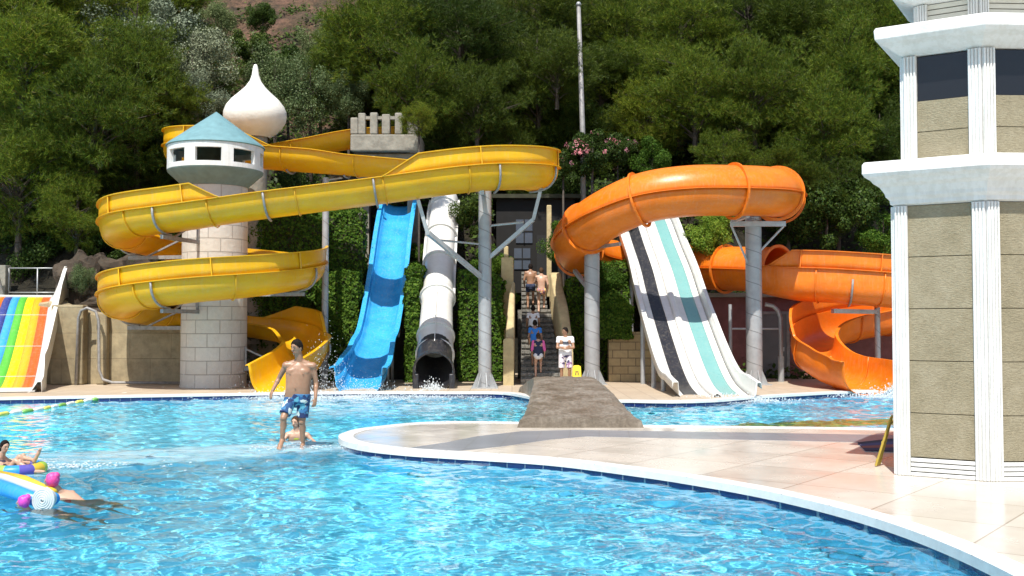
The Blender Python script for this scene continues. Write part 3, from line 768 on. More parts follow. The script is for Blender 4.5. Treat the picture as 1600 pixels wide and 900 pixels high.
def column(x, y, z1, r, label, arms=(), flare=True, name='slide_post', group='grey steel slide posts', z0=DZ):
    t = thing(name, label, 'post', (x, y, z0), group)
    mb = MB()
    mb.lathe([(r, z0), (r, z1), (0, z1)], (x, y), 28); mb.build('column', M['post'], t, smooth=True, angle=R(40))
    if flare:
        mb = MB()
        for k in range(8):
            a = 2*pi*k/8+.2; e = Vector((math.cos(a), math.sin(a), 0)); p = Vector((x,y,z0)); s_ = e.cross(Vector((0,0,1)))*.012
            v = [p+e*r+s_, p+e*(r+.18)+s_, p+e*(r+.18)+s_+Vector((0,0,.05)), p+e*r+s_+Vector((0,0,.45)), p+e*r-s_, p+e*(r+.18)-s_, p+e*(r+.18)-s_+Vector((0,0,.05)), p+e*r-s_+Vector((0,0,.45))]
            mb.add(v, [(0,1,2,3),(7,6,5,4),(0,4,5,1),(1,5,6,2),(2,6,7,3),(3,7,4,0)])
        mb.box((x-r-.2,y-r-.2,z0-.01),(x+r+.2,y+r+.2,z0+.03)); mb.build('base_plate', M['steel'], t)
    for (p, q, w_) in arms:
        mb = MB(); mb.tube([p, q], w_, 8) if w_ < .05 else mb.bar(p, q, w_*2, w_*2); mb.build('arm', M['steel'] , t, smooth=False)
    return t
column(-.80, 31.0, 5.98, .19, 'thick grey steel post under the end loop of the yellow slide', [
    ((-.80,31.0,3.85), (.62,30.6,5.05), .055), ((.62,30.6,5.05), (.85,30.5,5.98), .05), ((-.80,31,4.9),(.35,30.8,5.0),.035),
    ((-.80,31.0,3.3), (-2.35,29.3,4.55), .06), ((-2.35,29.3,4.5),(-2.62,29.2,5.46),.05), ((-.80,31,4.35),(-2.1,30.6,4.45),.03), ((-.85,31,5.9),(-.85,29.4,5.70),.06), ((-.80,31,5.9),(-1.0,32.7,6.2),.06)])
column(-5.95, 33.4, 6.68, .105, 'thin pale post beside the round tower holding the upper yellow run', [((-5.95,33.4,6.6),(-5.4,33.3,6.66),.03)], False)

# ---- orange tube slide
oc = [(10.3,39.5,7.0),(9.5,37.4,6.5),(9.0,35.2,6.22),(8.55,33.3,6.1),(7.9,31.9,6.02),(6.7,31.1,5.95),(5.2,30.8,5.9),(3.9,31.05,5.72),(2.85,31.8,5.3),(2.2,33.0,4.88),(2.1,34.6,4.58),(2.6,36.3,4.35),(4.2,37.5,4.15),(6.1,37.2,4.0),(7.5,35.8,3.88),(8.7,34.3,3.75)]
op = Path(oc, .12); OR_ = .77
t = thing('orange_water_slide', 'orange water slide, closed tube above opening into a trough lower right', 'water slide', (6, 32.5, 0))
def ring(r, n=28, a0=0, a1=2*pi): return [(r*math.cos(a0+(a1-a0)*k/n), r*math.sin(a0+(a1-a0)*k/n)) for k in range(n+1)]
seam = .02
def tubeprof(i):
    out = []
    for k in range(33):
        a = -pi + 2*pi*k/32 + .0; rr = OR_
        out.append((rr*math.cos(a), rr*math.sin(a)*1.0))
    return out
i_sh = 0
rows_u = ring(OR_, 24, 0, pi); rows_l = ring(OR_-.035, 24, pi, 2*pi)
sweep(op, rows_u).build('tube_upper_half', M['orange'], t, smooth=True, solid=.02)
sweep(op, rows_l).build('tube_lower_half', M['orange'], t, smooth=True, solid=.02)
for side in (-1, 1):
    sweep(op, [(side*(OR_-.04),-.005),(side*(OR_+.05),-.005),(side*(OR_+.05),.018),(side*(OR_-.04),.018)]).build('seam_flange', M['orange'], t, smooth=False)
for (x, y) in ((9.0,35.2),(8.2,32.4),(6.6,31.05),(3.75,31.1),(2.35,32.6),(2.4,35.6),(4.2,37.5),(6.2,37.1),(7.3,36.0),(8.7,34.3)):
    i = op.near(x, y)
    mb = MB(); rows = []
    for j in (-1, 1):
        pass
    T_ = op.Rt[i].cross(op.Up[i])
    c_ = op.P[i]; rr = [ (OR_+.0,-.03), (OR_+.085,-.03), (OR_+.085,.03), (OR_+.0,.03)]
    for k in range(37):
        a = 2*pi*k/36; rows.append([c_ + (op.Rt[i]*math.cos(a)+op.Up[i]*math.sin(a))*q + T_*s_ for q, s_ in rr])
    mb.grid(rows, closed=True); mb.build('joint_flange', M['orange'], t, smooth=False)
# open trough part
oc2 = [(8.3,34.35,2.98),(9.0,33.75,2.78),(10.2,33.2,2.68),(12,32.95,2.52),(13.9,33.4,2.3),(15.1,34.6,2.1),(14.4,36.0,1.85),(12.8,36.1,1.65),(11.2,35.3,1.42),(10.05,34.3,1.15),(9.38,33.1,.85),(9.22,32.0,.5),(9.42,31.0,.22),(9.78,30.1,.06),(9.95,29.3,0)]
ot = Path(oc2, .12); opr = uprof(.66, .95)
def obank(i): return -R(7)*0 + R(8)*smooth(i/10)*(1-smooth((i-(len(ot.P)-22))/18))
sweep(ot, lambda i: uprof(.66 + .13*smooth((i-(len(ot.P)-30))/26), .95), bank=obank).build('trough', M['orange'], t, smooth=True, solid=.02, angle=R(50))
NO = len(ot.P); d = 14
while d < NO-6: flange(ot, opr, d, obank(d), .022, .035).build('joint_flange', M['orange'], t, smooth=True); d += 15
guardparts(t, ot, 1, [(2, ot.near(13.9,33.4), 5, 10), (ot.near(13.2,36.1), NO-26, 8, 8)], .66, .95, .55, obank, M['orange'])
guardparts(t, ot, -1, [(4, ot.near(13.9,33.4), 5, 10)], .66, .95, .30, obank, M['orange'])
for (x, y) in ((10.6,33.1),(12.3,33)):
    i = ot.near(x, y); strap(ot, i, obank(i), 1, .66, .95, t)
# posts of the orange slide
column((925-800)/F*33, 33, 4.55, .24, 'thick grey steel post below the left bend of the orange tube', [((2.5,33,4.5),(2.2,33.2,4.2),.05), ((2.5,33,3.0),(2.05,34.3,3.75),.06), ((2.5,33,4.4),(3.3,32.0,4.45),.05)])
x_ = (1178-800)/F*32.8
column(x_, 32.8, 5.35, .25, 'thick grey steel post below the right end of the orange tube', [((x_-.75,32.6,5.12),(x_+.95,32.6,5.12),.08), ((x_-.2,32.7,3.9),(x_-.72,32.6,5.05),.035), ((x_+.2,32.7,4.3),(x_+.9,32.6,5.05),.035), ((x_-.7,32.55,5.2),(x_-.5,31.3,5.25),.06), ((x_+.7,32.6,5.2),(x_+.9,32.9,5.4),.05)])
column(11.9, 34.2, 2.55, .09, 'short steel post holding the lower orange trough beside the white tower', [((11.9,34.2,2.4),(10.2,33.4,2.42),.07)], False)

# ---- blue slide
bc = [(-4.15,38.8,6.35),(-4.15,38.2,5.9),(-4.2,37.0,4.55),(-4.22,35.9,3.3),(-4.25,34.9,2.25),(-4.28,34.1,1.55),(-4.3,33.5,1.22),(-4.32,32.9,1.02),(-4.33,32.2,.62),(-4.33,31.3,.22),(-4.32,30.4,.04),(-4.32,29.6,-.02)]
bp = Path(bc, .12); t = thing('blue_water_slide', 'steep open blue water slide ending in the far pool', 'water slide', (-4.3, 33, 0))
def bpr(i):
    y = bp.P[i].y; w_ = lerp_list([(29.6,.68),(31.5,.66),(33,.56),(39,.55)], y); h = lerp_list([(29.6,.80),(31.6,.78),(32.6,.55),(34,.5),(39,.5)], y)
    return uprof(w_, max(h, .45), .09, 14, .62) if False else [(-w_-.12,h-.05),(-w_-.12,h),(-w_,h),(-w_+.02,h*.7),(-w_*.93,h*.35),(-w_*.75,.10),(-w_*.4,.015),(0,0),(w_*.4,.015),(w_*.75,.10),(w_*.93,h*.35),(w_-.02,h*.7),(w_,h),(w_+.12,h),(w_+.12,h-.05)]
nb_ = len(bp.P)
sweep(bp, lambda i: bpr(i)[3:-3]).build('channel', M['bluein'], t, smooth=True, solid=.02)
for s_, nm in ((slice(0,4),'side_wall'), (slice(-4,None),'side_wall')):
    sweep(bp, lambda i: bpr(i)[s_]).build(nm, M['blue'], t, smooth=True, solid=.02, angle=R(40))
for d in range(8, nb_-2, 14):
    mb = MB(); pts = [bp.pt(d, u, v+.006) for u, v in bpr(d)[3:-3]]; mb.tube(pts, .008, 5, False); mb.build('joint_line', M['blue'], t, smooth=True)
for (y, z) in ((36.2,3.4),(34.3,1.5),(33,.8)):
    for x in (-4.6,-3.9): mb = MB(); mb.tube([(x,y,.1),(x,y,z)],.05); mb.build('support_leg', M['steel'], t, smooth=True)

# ---- white closed tube with black mouth
wc = [(-2.5,38.9,6.6),(-2.5,38.0,6.15),(-2.48,36.6,5.0),(-2.45,35.2,3.87),(-2.41,33.9,2.83),(-2.37,32.8,1.96),(-2.33,31.9,1.25),(-2.30,31.2,.82),(-2.28,30.6,.62)]
wp = Path(wc, .12); t = thing('white_tube_slide', 'white closed tube water slide with a black mouth', 'water slide', (-2.4, 33, 0))
iy = wp.near(-2.38,33.9)
sweep(wp, ring(.50), 0, iy).build('upper_tube', M['white'], t, smooth=True, solid=.02)
rows = []
mb = MB()
for i in range(iy-2, len(wp.P)):
    k = (i-iy)/(len(wp.P)-iy); r = .50 + .07*smooth(k*1.1); r = max(r, .5)
    rows.append([wp.pt(i, u, v) for u, v in ring(r + (.04 if i < iy+2 else 0))])
mb.grid(rows[:-1]); mb.build('lower_tube', M['white'], t, smooth=True, solid=.02)
mb = MB(); ml = []
for i, q in ((len(wp.P)-3, .60), (len(wp.P)-1, .615)): ml.append([wp.pt(i,u,v) for u, v in ring(q)])
for i, q in ((len(wp.P)-1, .56), (len(wp.P)-14, .52)): ml.append([wp.pt(i,u,v) for u, v in ring(q)])
mb.grid(ml); mb.build('mouth_ring', M['black'], t, smooth=True, angle=R(40))
mb = MB(); mb.lathe([(0,0),(.5,0)], (0,0), 28)
mb2 = MB(); q = wp.P[-16]; mb2.add([wp.pt(len(wp.P)-24,u,v) for u, v in ring(.5)[:-1]], [tuple(range(28))]); mb2.build('shade_disc', M['dark'], t)  # black disc stands in for the shade deep inside the tube
mb = MB(); mb.box((-2.90,30.65,-.3),(-2.72,30.95,.55)); mb.box((-1.84,30.65,-.3),(-1.66,30.95,.55)); mb.box((-2.71,30.75,-.3),(-1.85,30.95,.10)); mb.build('mouth_cradle', M['black'], t, bevel=.03)
for y in (38.0, 36.7, 35.4, 33.9, 32.4, 31.7):
    i = wp.near(-2.4, y); T_ = wp.Rt[i].cross(wp.Up[i]); rows = []
    R_ = .5 if y > 34 else .53; 
    for k in range(33):
        a = 2*pi*k/32; rows.append([wp.P[i] + (wp.Rt[i]*math.cos(a)+wp.Up[i]*math.sin(a))*qq + T_*s_ for qq, s_ in ((R_,-.035),(R_+.065,-.035),(R_+.065,.035),(R_,.035))])
    mb = MB(); mb.grid(rows, closed=True); mb.build('joint_flange', M['white'], t, smooth=False)
for s_ in (-1, 1):
    sweep(wp, [(s_*.49,-.025),(s_*.57,-.025),(s_*.57,.025),(s_*.49,.025)], 0, iy).build('side_flange', M['white'], t)
mb = MB(); sweep_ = sweep(wp, [(-.012,.555),(-.012,.62),(.012,.62),(.012,.555)], iy+2, len(wp.P)-8); sweep_.build('top_seam', M['white'], t)

# ---- black, white and teal two lane slide
kc = [(4.78,38.6,5.95),(4.83,37.9,5.7),(4.92,36.4,4.72),(5.02,35.0,3.80),(5.06,33.6,2.86),(5.11,32.2,1.98),(5.16,31.0,1.24),(5.20,30.0,.68),(5.24,29.1,.30),(5.27,28.2,.12),(5.28,27.1,.0)]
kp = Path(kc, .12); t = thing('two_lane_slide', 'white two lane water slide with one black and one teal stripe', 'water slide', (5.2, 32, 0))
HWk = 1.04
def lane(i, a, b, dz=0, n=6):
    out = []
    for k in range(n+1):
        u = a + (b-a)*k/n
        c = (-.52 if u < 0 else .52); z = .11*abs((u-c)/.5)**2.2
        out.append((u, z+dz))
    return out
zones = [(.73,.92,'white'),(.33,.73,'black'),(.10,.33,'white'),(-.32,-.10,'white'),(-.74,-.32,'teal'),(-.92,-.74,'white')]
for a, b, m_ in zones:
    sweep(kp, lane(0, a, b)).build({'black':'black_lane','teal':'teal_lane','white':'lane_edge'}[m_], M[m_], t, smooth=True, solid=.02)
sweep(kp, [(-.10,.07),(-.07,.17),(0,.20),(.07,.17),(.10,.07)]).build('lane_divider', M['white'], t, smooth=True, solid=.02)
def kwall(s_):
    def f(i):
        y = kp.P[i].y; h = lerp_list([(27.4,.50),(28.4,.50),(29.4,.36),(31,.32),(39,.30)], y)
        pr = [(s_*.92,.07),(s_*.99,.18),(s_*1.02,h),(s_*1.13,h),(s_*1.15,h-.16)]
        return pr
    return f
for s_ in (-1, 1): sweep(kp, kwall(s_)).build('side_wall', M['white'], t, smooth=True, solid=.02, angle=R(45))
for d in range(6, len(kp.P)-2, 12):
    for (a, b) in ((.33,.73),(-.74,-.32)):
        mb = MB(); mb.tube([kp.pt(d,u,v+.004) for u, v in lane(0,a,b)], .008, 5, False); mb.build('joint_line', M['white'], t)
mb = MB()
for y in (35.6, 33.2, 31.2, 29.6):
    i = kp.near(5.2, y)
    for s_ in (-.95, .95):
        p = kp.pt(i, s_, -.05); mb = MB(); mb.tube([(p.x,p.y,.1),(p.x,p.y,p.z)],.075); mb.build('support_leg', M['steel'], t, smooth=True, angle=R(40))
for y in (34.6, 32.2, 30.6, 29.3):
    i = kp.near(5.2, y); mb = MB()
    mb.tube([kp.pt(i,-1.12,.1),kp.pt(i,-1.17,-.05),kp.pt(i,-1.1,-.2),kp.pt(i,-.9,-.26)],.07,8); mb.build('bracket', M['white'], t, smooth=True)

# ---- rainbow slide at the left edge
rc = [(-15.75,34.4,2.92),(-15.6,33.7,2.90),(-15.45,33.1,2.72),(-15.2,32.2,2.02),(-14.93,31.2,1.20),(-14.72,30.4,.62),(-14.5,29.6,.25),(-14.28,28.7,.12)]
rp = Path(rc, .12); t = thing('rainbow_slide', 'wide white slide with rainbow coloured lanes at the left edge', 'water slide', (-15, 31.5, 0))
cols_ = ['r_orange','r_navy','r_blue','r_green','r_yellow','r_amber','r_red']
def rhw(i): return lerp_list([(28.7,1.12),(33,.90),(35,.88)], rp.P[i].y)
for k, cname in enumerate(cols_):
    def pr(i, k=k):
        hw = rhw(i); a = -hw*.88 + 2*hw*.88*k/7; b = -hw*.88 + 2*hw*.88*(k+1)/7
        # direction of travel is towards the camera, so +u is to the left in the picture
        return [(-a,0),(-(a+b)/2,.0),(-b,0)]
    sweep(rp, pr, 6, len(rp.P)-4).build('lane', M[cname], t, smooth=True, solid=.03)
for s_ in (-1, 1):
    def pr(i, s_=s_):
        y = rp.P[i].y; hw = rhw(i); h = lerp_list([(28.7,.30),(29.4,.34),(30.2,.62),(30.9,.42),(33,.36),(33.5,.62),(34,1.0),(34.5,1.1)], y)
        q_ = lerp_list([(28.7,.16),(30.5,.06),(32,.14),(34.4,.26)], y); return [(s_*hw*.88,0),(s_*hw*.95,.03),(s_*(hw+q_-.04),h),(s_*(hw+q_+.07),h),(s_*(hw+q_+.09),-.05 if y > 30 else -.2)]
    sweep(rp, pr).build('side_wall', M['white'], t, smooth=True, solid=.02, angle=R(45))
sweep(rp, lambda i: [(-rhw(i)*.88,-.004),(rhw(i)*.88,-.004)], 0, 7).build('top_sill', M['white'], t, solid=.03)
sweep(rp, lambda i: [(-rhw(i)*1.05,.02),(rhw(i)*1.05,.02),(rhw(i)*1.05,-.25),(-rhw(i)*1.05,-.25)], len(rp.P)-5, len(rp.P)-1).build('end_lip', M['white'], t, solid=.03)
mb = MB()
for d in range(16, len(rp.P)-6, 12): mb.tube([rp.pt(d,-rhw(d)*.88,.006),rp.pt(d,rhw(d)*.88,.006)],.008,5,False)
mb.build('joint_line', M['white'], t)
t2 = thing('start_railing', 'grey metal railing between concrete posts atop the rainbow slide', 'railing', (-15.8, 34.7, 2.9))
mb = MB()
for x in (-16.7,-15.75,-14.75): mb.tube([(x,34.8,2.7),(x,34.8,3.86)],.022)
for z in (3.05,3.86): mb.tube([(-16.7,34.8,z),(-14.75,34.8,z)],.022)
mb.build('rails', M['steel'], t2, smooth=True)
for a_, b_, h_ in ((-17.1,-16.72,3.95),(-14.73,-14.5,4.0)): mb = MB(); mb.box((a_,34.6,2.87),(b_,35,h_)); mb.build('concrete_post', M['castle'], t2, bevel=.02)
mb = MB(); mb.box((-17.1,34.35,.1),(-14.5,36.5,2.86)); tag(mb.build('start_platform', M['retaining']), 'concrete start platform behind the rainbow slide', 'platform')
# ================================================================ white pavilion at the right
t = thing('white_pavilion', 'white pavilion tower with fluted corner pilasters and beige stone panels', 'pavilion', (6.5, 14, DZ))
def pstone():
    m, n, L, p = newmat('rough_beige_panel')
    v = coords(n, L)
    co, f = noise_ramp(n, L, v, 3, [(.3,(.27,.235,.15)),(.5,(.325,.285,.19)),(.72,(.38,.34,.24))], 12, .7)
    co2, f2 = noise_ramp(n, L, coords(n, L, (1,1,2.5)), 26, [(.3,(.7,.7,.68)),(.6,(1.05,1.05,1.05))], 8, .75)
    cc = mixc(n, L, 1, co, co2, 'MULTIPLY'); L.new(cc, p.inputs['Base Color']); setin(p, Roughness=.9)
    bump(n, L, p, f2, .9, .03); return m
M['panel'] = pstone()
M['darkglass'], gn_, gL_, gp_ = newmat('dark_tinted_glass')
gp_.inputs['Base Color'].default_value = (.01,.01,.012,1); gp_.inputs['Roughness'].default_value = .08
tt = gn_.new('ShaderNodeTexNoise'); tt.inputs['Scale'].default_value = 9
gL_.new(coords(gn_, gL_), tt.inputs[0]); bump(gn_, gL_, gp_, tt.outputs['Fac'], .15, .01)
PV = [Vector(p) for p in ((5.45,14.2),(4.775,13.06),(5.66,12.50),(6.78,12.56),(7.7,13.1),(8.1,14.5),(6.9,15.3))]
def inset(P, d):       # positive = outwards (polygon is ccw)
    n = len(P); out = []
    for i in range(n):
        a = (P[i]-P[i-1]).normalized(); b = (P[(i+1)%n]-P[i]).normalized()
        na = Vector((a.y,-a.x)); nb = Vector((b.y,-b.x)); m = (na+nb); k = d*2/m.dot(m)*1.0
        out.append(P[i] + m*k)
    return out
def band(levels, name, mat, bevel=None):    # levels: (offset, z)
    mb = MB(); rows = []
    for d, z in levels: rows.append([Vector((p.x,p.y,z)) for p in inset(PV, d)])
    n = len(PV); mb.grid(rows, closed=True)
    mb.f.append(list(range(n))[::-1]); mb.mi.append(0); mb.f.append([ (len(rows)-1)*n+i for i in range(n)]); mb.mi.append(0)
    return mb.build(name, mat, t, bevel=bevel)
def stage(off, z0, z1, pw, panels, plinth=0):
    P = inset(PV, off); n = len(P)
    for i in range(n):
        a, b = P[i], P[(i+1)%n]; d = (b-a); Ls = d.length; d.normalize(); nn = Vector((d.y,-d.x))
        w_ = min(pw, Ls*.3)
        def P3(s, o, z): q = a + d*s + nn*o; return Vector((q.x, q.y, z))
        # pilasters with raised flutes
        for s0, s1 in ((0, w_), (Ls-w_, Ls)):
            mb = MB()
            def slab(sa, sb, o0, o1, za, zb, mb=mb):
                v = [P3(sa,o0,za),P3(sb,o0,za),P3(sb,o1,za),P3(sa,o1,za),P3(sa,o0,zb),P3(sb,o0,zb),P3(sb,o1,zb),P3(sa,o1,zb)]
                mb.add(v, [(0,1,2,3),(7,6,5,4),(0,4,5,1),(1,5,6,2),(2,6,7,3),(3,7,4,0)])
            slab(s0, s1, -.06, .028, z0, z1)
            nr = 4
            for k in range(nr):
                ca = s0 + (s1-s0)*(k+.18)/nr; cb = s0 + (s1-s0)*(k+.82)/nr
                slab(ca, cb, .0285, .048, z0+.004, z1-.004)
            mb.build('pilaster', M['plaster'], t, bevel=.008)
        zb = z0
        if plinth:
            for k in range(4):
                h = plinth/4; mb = MB()
                v = [P3(w_+.002,-.05,zb+.003),P3(Ls-w_-.002,-.05,zb+.003),P3(Ls-w_-.002,.026,zb+.003),P3(w_+.002,.026,zb+.003)]; v += [p + Vector((0,0,h-.012)) for p in v]
                mb.add(v, [(0,1,2,3),(7,6,5,4),(0,4,5,1),(1,5,6,2),(2,6,7,3),(3,7,4,0)]); mb.build('plinth_moulding', M['plaster'], t, bevel=.008)
                zb += h
        for (za, zc, mat, nm) in panels:
            mb = MB(); dep = .0 if mat != 'darkglass' else -.03
            v = [P3(w_+.001,-.07,za+.004),P3(Ls-w_-.001,-.07,za+.004),P3(Ls-w_-.001,dep,za+.004),P3(w_+.001,dep,za+.004)]; v += [p + Vector((0,0,zc-za-.008)) for p in v]
            mb.add(v, [(0,1,2,3),(7,6,5,4),(0,4,5,1),(1,5,6,2),(2,6,7,3),(3,7,4,0)]); mb.build(nm, M[mat], t, bevel=.006 if mat == 'panel' else None)
band([(-.38,DZ),(-.38,6.2)], 'core', M['dark'])
sz = [DZ+.23, .89, 1.53, 2.17, 2.81, 3.45]
stage(0, DZ, 3.45, .155, [(a, b, 'panel', 'stone_panel') for a, b in zip(sz, sz[1:])], .23)
band([(0.0,3.452),(.045,3.47),(.05,3.52),(.09,3.56),(.10,3.60),(.15,3.68),(.21,3.72),(.24,3.76),(.30,3.80),(.325,3.84),(.325,3.95),(.30,3.985),(.0,4.02)], 'lower_cornice', M['plaster'], .008)
stage(-.11, 4.022, 5.33, .155, [(4.03,4.37,'panel','stone_panel'),(4.37,4.76,'panel','stone_panel'),(4.76,5.32,'darkglass','dark_window')])
band([(-.11,5.332),(-.06,5.36),(.0,5.40),(.06,5.45),(.14,5.49),(.18,5.53),(.19,5.64),(.17,5.68),(-.2,5.71)], 'upper_cornice', M['plaster'], .008)
stage(-.26, 5.712, 6.0, .12, [(5.72+.07*k, 5.785+.07*k, 'louvre', 'louvre') for k in range(4)])
band([(-.26,6.002),(-.15,6.03),(-.02,6.08),(.04,6.13),(.05,6.25),(-.3,6.35),(-.9,6.9)], 'roof_cornice', M['plaster'], .008)

# ================================================================ vegetation
def mesh_from(name, V, Fc, mat, k=4):
    me = bpy.data.meshes.new(name); V = np.asarray(V, float); Fc = np.asarray(Fc, np.int32)
    me.vertices.add(len(V)); me.vertices.foreach_set('co', V.ravel())
    me.loops.add(len(Fc)*k); me.loops.foreach_set('vertex_index', Fc.ravel())
    me.polygons.add(len(Fc)); me.polygons.foreach_set('loop_start', np.arange(len(Fc))*k)
    me.update(); me.validate(); me.materials.append(mat); return me
def unit(a): return a / np.maximum(np.linalg.norm(a, axis=1, keepdims=True), 1e-9)
def blades(base, dirs, length, width):
    """narrow needle triangles"""
    n = len(base); side = unit(np.cross(dirs, rng.normal(size=(n,3)))); L_ = length[:,None]; w_ = width[:,None]
    V = np.stack([base - side*w_/2, base + side*w_/2, base + dirs*L_], 1).reshape(-1,3)
    return V, np.arange(3*n).reshape(-1,3)
def leaves(pos, nrm, size):
    """diamond leaves, slightly folded outwards"""
    n = len(pos); nrm = unit(nrm + rng.normal(size=(n,3))*.55); a = unit(np.cross(nrm, rng.normal(size=(n,3)))); b = np.cross(nrm, a); s = size[:,None]
    V = np.stack([pos - a*s*.5, pos + b*s*.32, pos + a*s*.55, pos - b*s*.32], 1).reshape(-1,3)
    return V, np.arange(4*n).reshape(-1,4)
def pine_crown(seed, mat, clumps=125, tufts=38, nb=11, flat=.85):
    """unit crown radius 1, made of irregular upswept clumps of needle tufts"""
    r = np.random.default_rng(seed); C = []
    while len(C) < clumps:
        p = r.normal(size=3); p /= np.linalg.norm(p); rad = r.uniform(.25,1)**.6
        k = .78 + .34*noise.noise(Vector(p*1.7) + Vector((seed*7.,0,0))) + .2*noise.noise(Vector(p*4) + Vector((seed*3.,9,0)))
        C.append(p*rad*k*np.array([1,1,flat]))
    C = np.array(C); B = []; Dn = []
    for c in C:
        sz = r.uniform(.08,.25); nt_ = int(tufts*(sz/.16)**1.6)
        ax = unit((c + np.array([0,0,.35]))[None] + r.normal(size=(1,3))*.25)[0]
        q = unit(r.normal(size=(nt_,3))); q *= (r.uniform(.3,1,size=(nt_,1)))**.5*sz; q[:,2] *= .55
        q += ax * r.uniform(-.5,1,size=(nt_,1))*sz*.7
        tp = c + q; td = unit(unit(q)*.8 + ax*.6 + np.array([0,0,.35]) + r.normal(size=(nt_,3))*.2)
        for _ in range(nb):
            B.append(tp + r.normal(size=(nt_,3))*.012); Dn.append(unit(td + r.normal(size=(nt_,3))*.62))
    B = np.concatenate(B); Dn = np.concatenate(Dn); n = len(B)
    V, Fc = blades(B, Dn, r.uniform(.045,.088,n), r.uniform(.0050,.0085,n))
    return mesh_from('crown', V, Fc, mat, 3), C
def limb_mesh(C, seed, start=(0,0,-.9)):
    mb = MB(); r = random.Random(seed); mb.tube([Vector(start), Vector((.03,.02,-.4)), Vector((-.02,.03,.1)), Vector((0,0,.6))], [.045,.035,.022,.008], 6)
    for c in C[::3]:
        c = Vector(c); z0 = max(-.7, min(.4, c.z - .3)); s = Vector((0,0,z0)); m = s.lerp(c, .5) + Vector((0,0,.05))
        mb.tube([s, m, c], [.016,.010,.004], 5)
    me = bpy.data.meshes.new('limbs'); me.from_pydata(mb.v, [], mb.f); me.materials.append(M['bark']); me.update(); return me
PC = []
for s in range(5):
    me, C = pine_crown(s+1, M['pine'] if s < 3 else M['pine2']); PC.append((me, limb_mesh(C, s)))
def leaf_crown(seed, mat, n=16000, size=.055, flat=.9, lob=.3, droop=0, lobes=26):
    r = np.random.default_rng(seed)
    C = unit(r.normal(size=(lobes,3))) * (r.uniform(.3,.85,size=(lobes,1))) * np.array([1,1,flat]); S = r.uniform(.18,.36,lobes)
    k = r.integers(0, lobes, n); q = unit(r.normal(size=(n,3))); rad = r.uniform(.55,1.05,size=(n,1))
    pos = C[k] + q*rad*S[k][:,None]
    if droop:
        pos[:,2] -= droop*r.uniform(0,1,n)**2*(r.random(n) < .5)*(np.hypot(pos[:,0],pos[:,1]) > .3)
    V, Fc = leaves(pos, q, r.uniform(.6,1.3,n)*size)
    return mesh_from('crown', V, Fc, mat, 4), C
LC = {}
LC['olive'] = [leaf_crown(s, M['olive'], 15000, .042) for s in (11,12)]
LC['willow'] = [leaf_crown(s, M['willow'], 15000, .045, 1, droop=.35) for s in (21,22)]
LC['shrub'] = [leaf_crown(s, M['shrub'], 12000, .07) for s in (31,32)]
LC['bright'] = [leaf_crown(s, M['bright'], 9000, .075) for s in (41,)]
LC['ivy'] = [leaf_crown(s, M['ivy'], 12000, .06) for s in (51,52)]
LL = {k: [limb_mesh(np.array(c), 5, (0,0,-.9)) for me, c in v] for k, v in LC.items()}
PTS = []
def tree(kind, c, Rr, name, label, cat, group=None, trunk=True, sz=1.0, var=None, rot=None):
    c = Vector(c); zg = zt(c.x, c.y) if c.y > 33.5 else DZ
    root = bpy.data.objects.new(name, None); col.objects.link(root); root.location = (c.x, c.y, zg); tag(root, label, cat, group)
    ROOT[root.name] = root.location.copy()
    v = random.randrange(100) if var is None else var
    if kind == 'pine': me, lm = PC[v % 3]
    elif kind == 'pine2': me, lm = PC[3 + v % 2]
    else: me = LC[kind][v % len(LC[kind])][0]; lm = LL[kind][v % len(LL[kind])]
    a = random.uniform(0, 2*pi) if rot is None else rot
    o = bpy.data.objects.new('crown', me); col.objects.link(o); o.parent = root; o.location = (0,0,c.z-zg); o.scale = (Rr,Rr,Rr*sz); o.rotation_euler = (0,0,a)
    o = bpy.data.objects.new('limbs', lm); col.objects.link(o); o.parent = root; o.location = (0,0,c.z-zg); o.scale = (Rr,Rr,Rr*sz); o.rotation_euler = (0,0,a)
    if trunk and c.z - zg > .5*Rr:
        mb = MB(); h = c.z - Rr*.9*sz
        if h > zg: 
            mb.tube([(c.x+.1,c.y,zg-.3),(c.x,c.y+.05,(zg+h)/2),(c.x,c.y,h)], [.06*Rr,.05*Rr,.045*Rr], 8); mb.build('trunk', M['bark'], root, smooth=True)
    return root
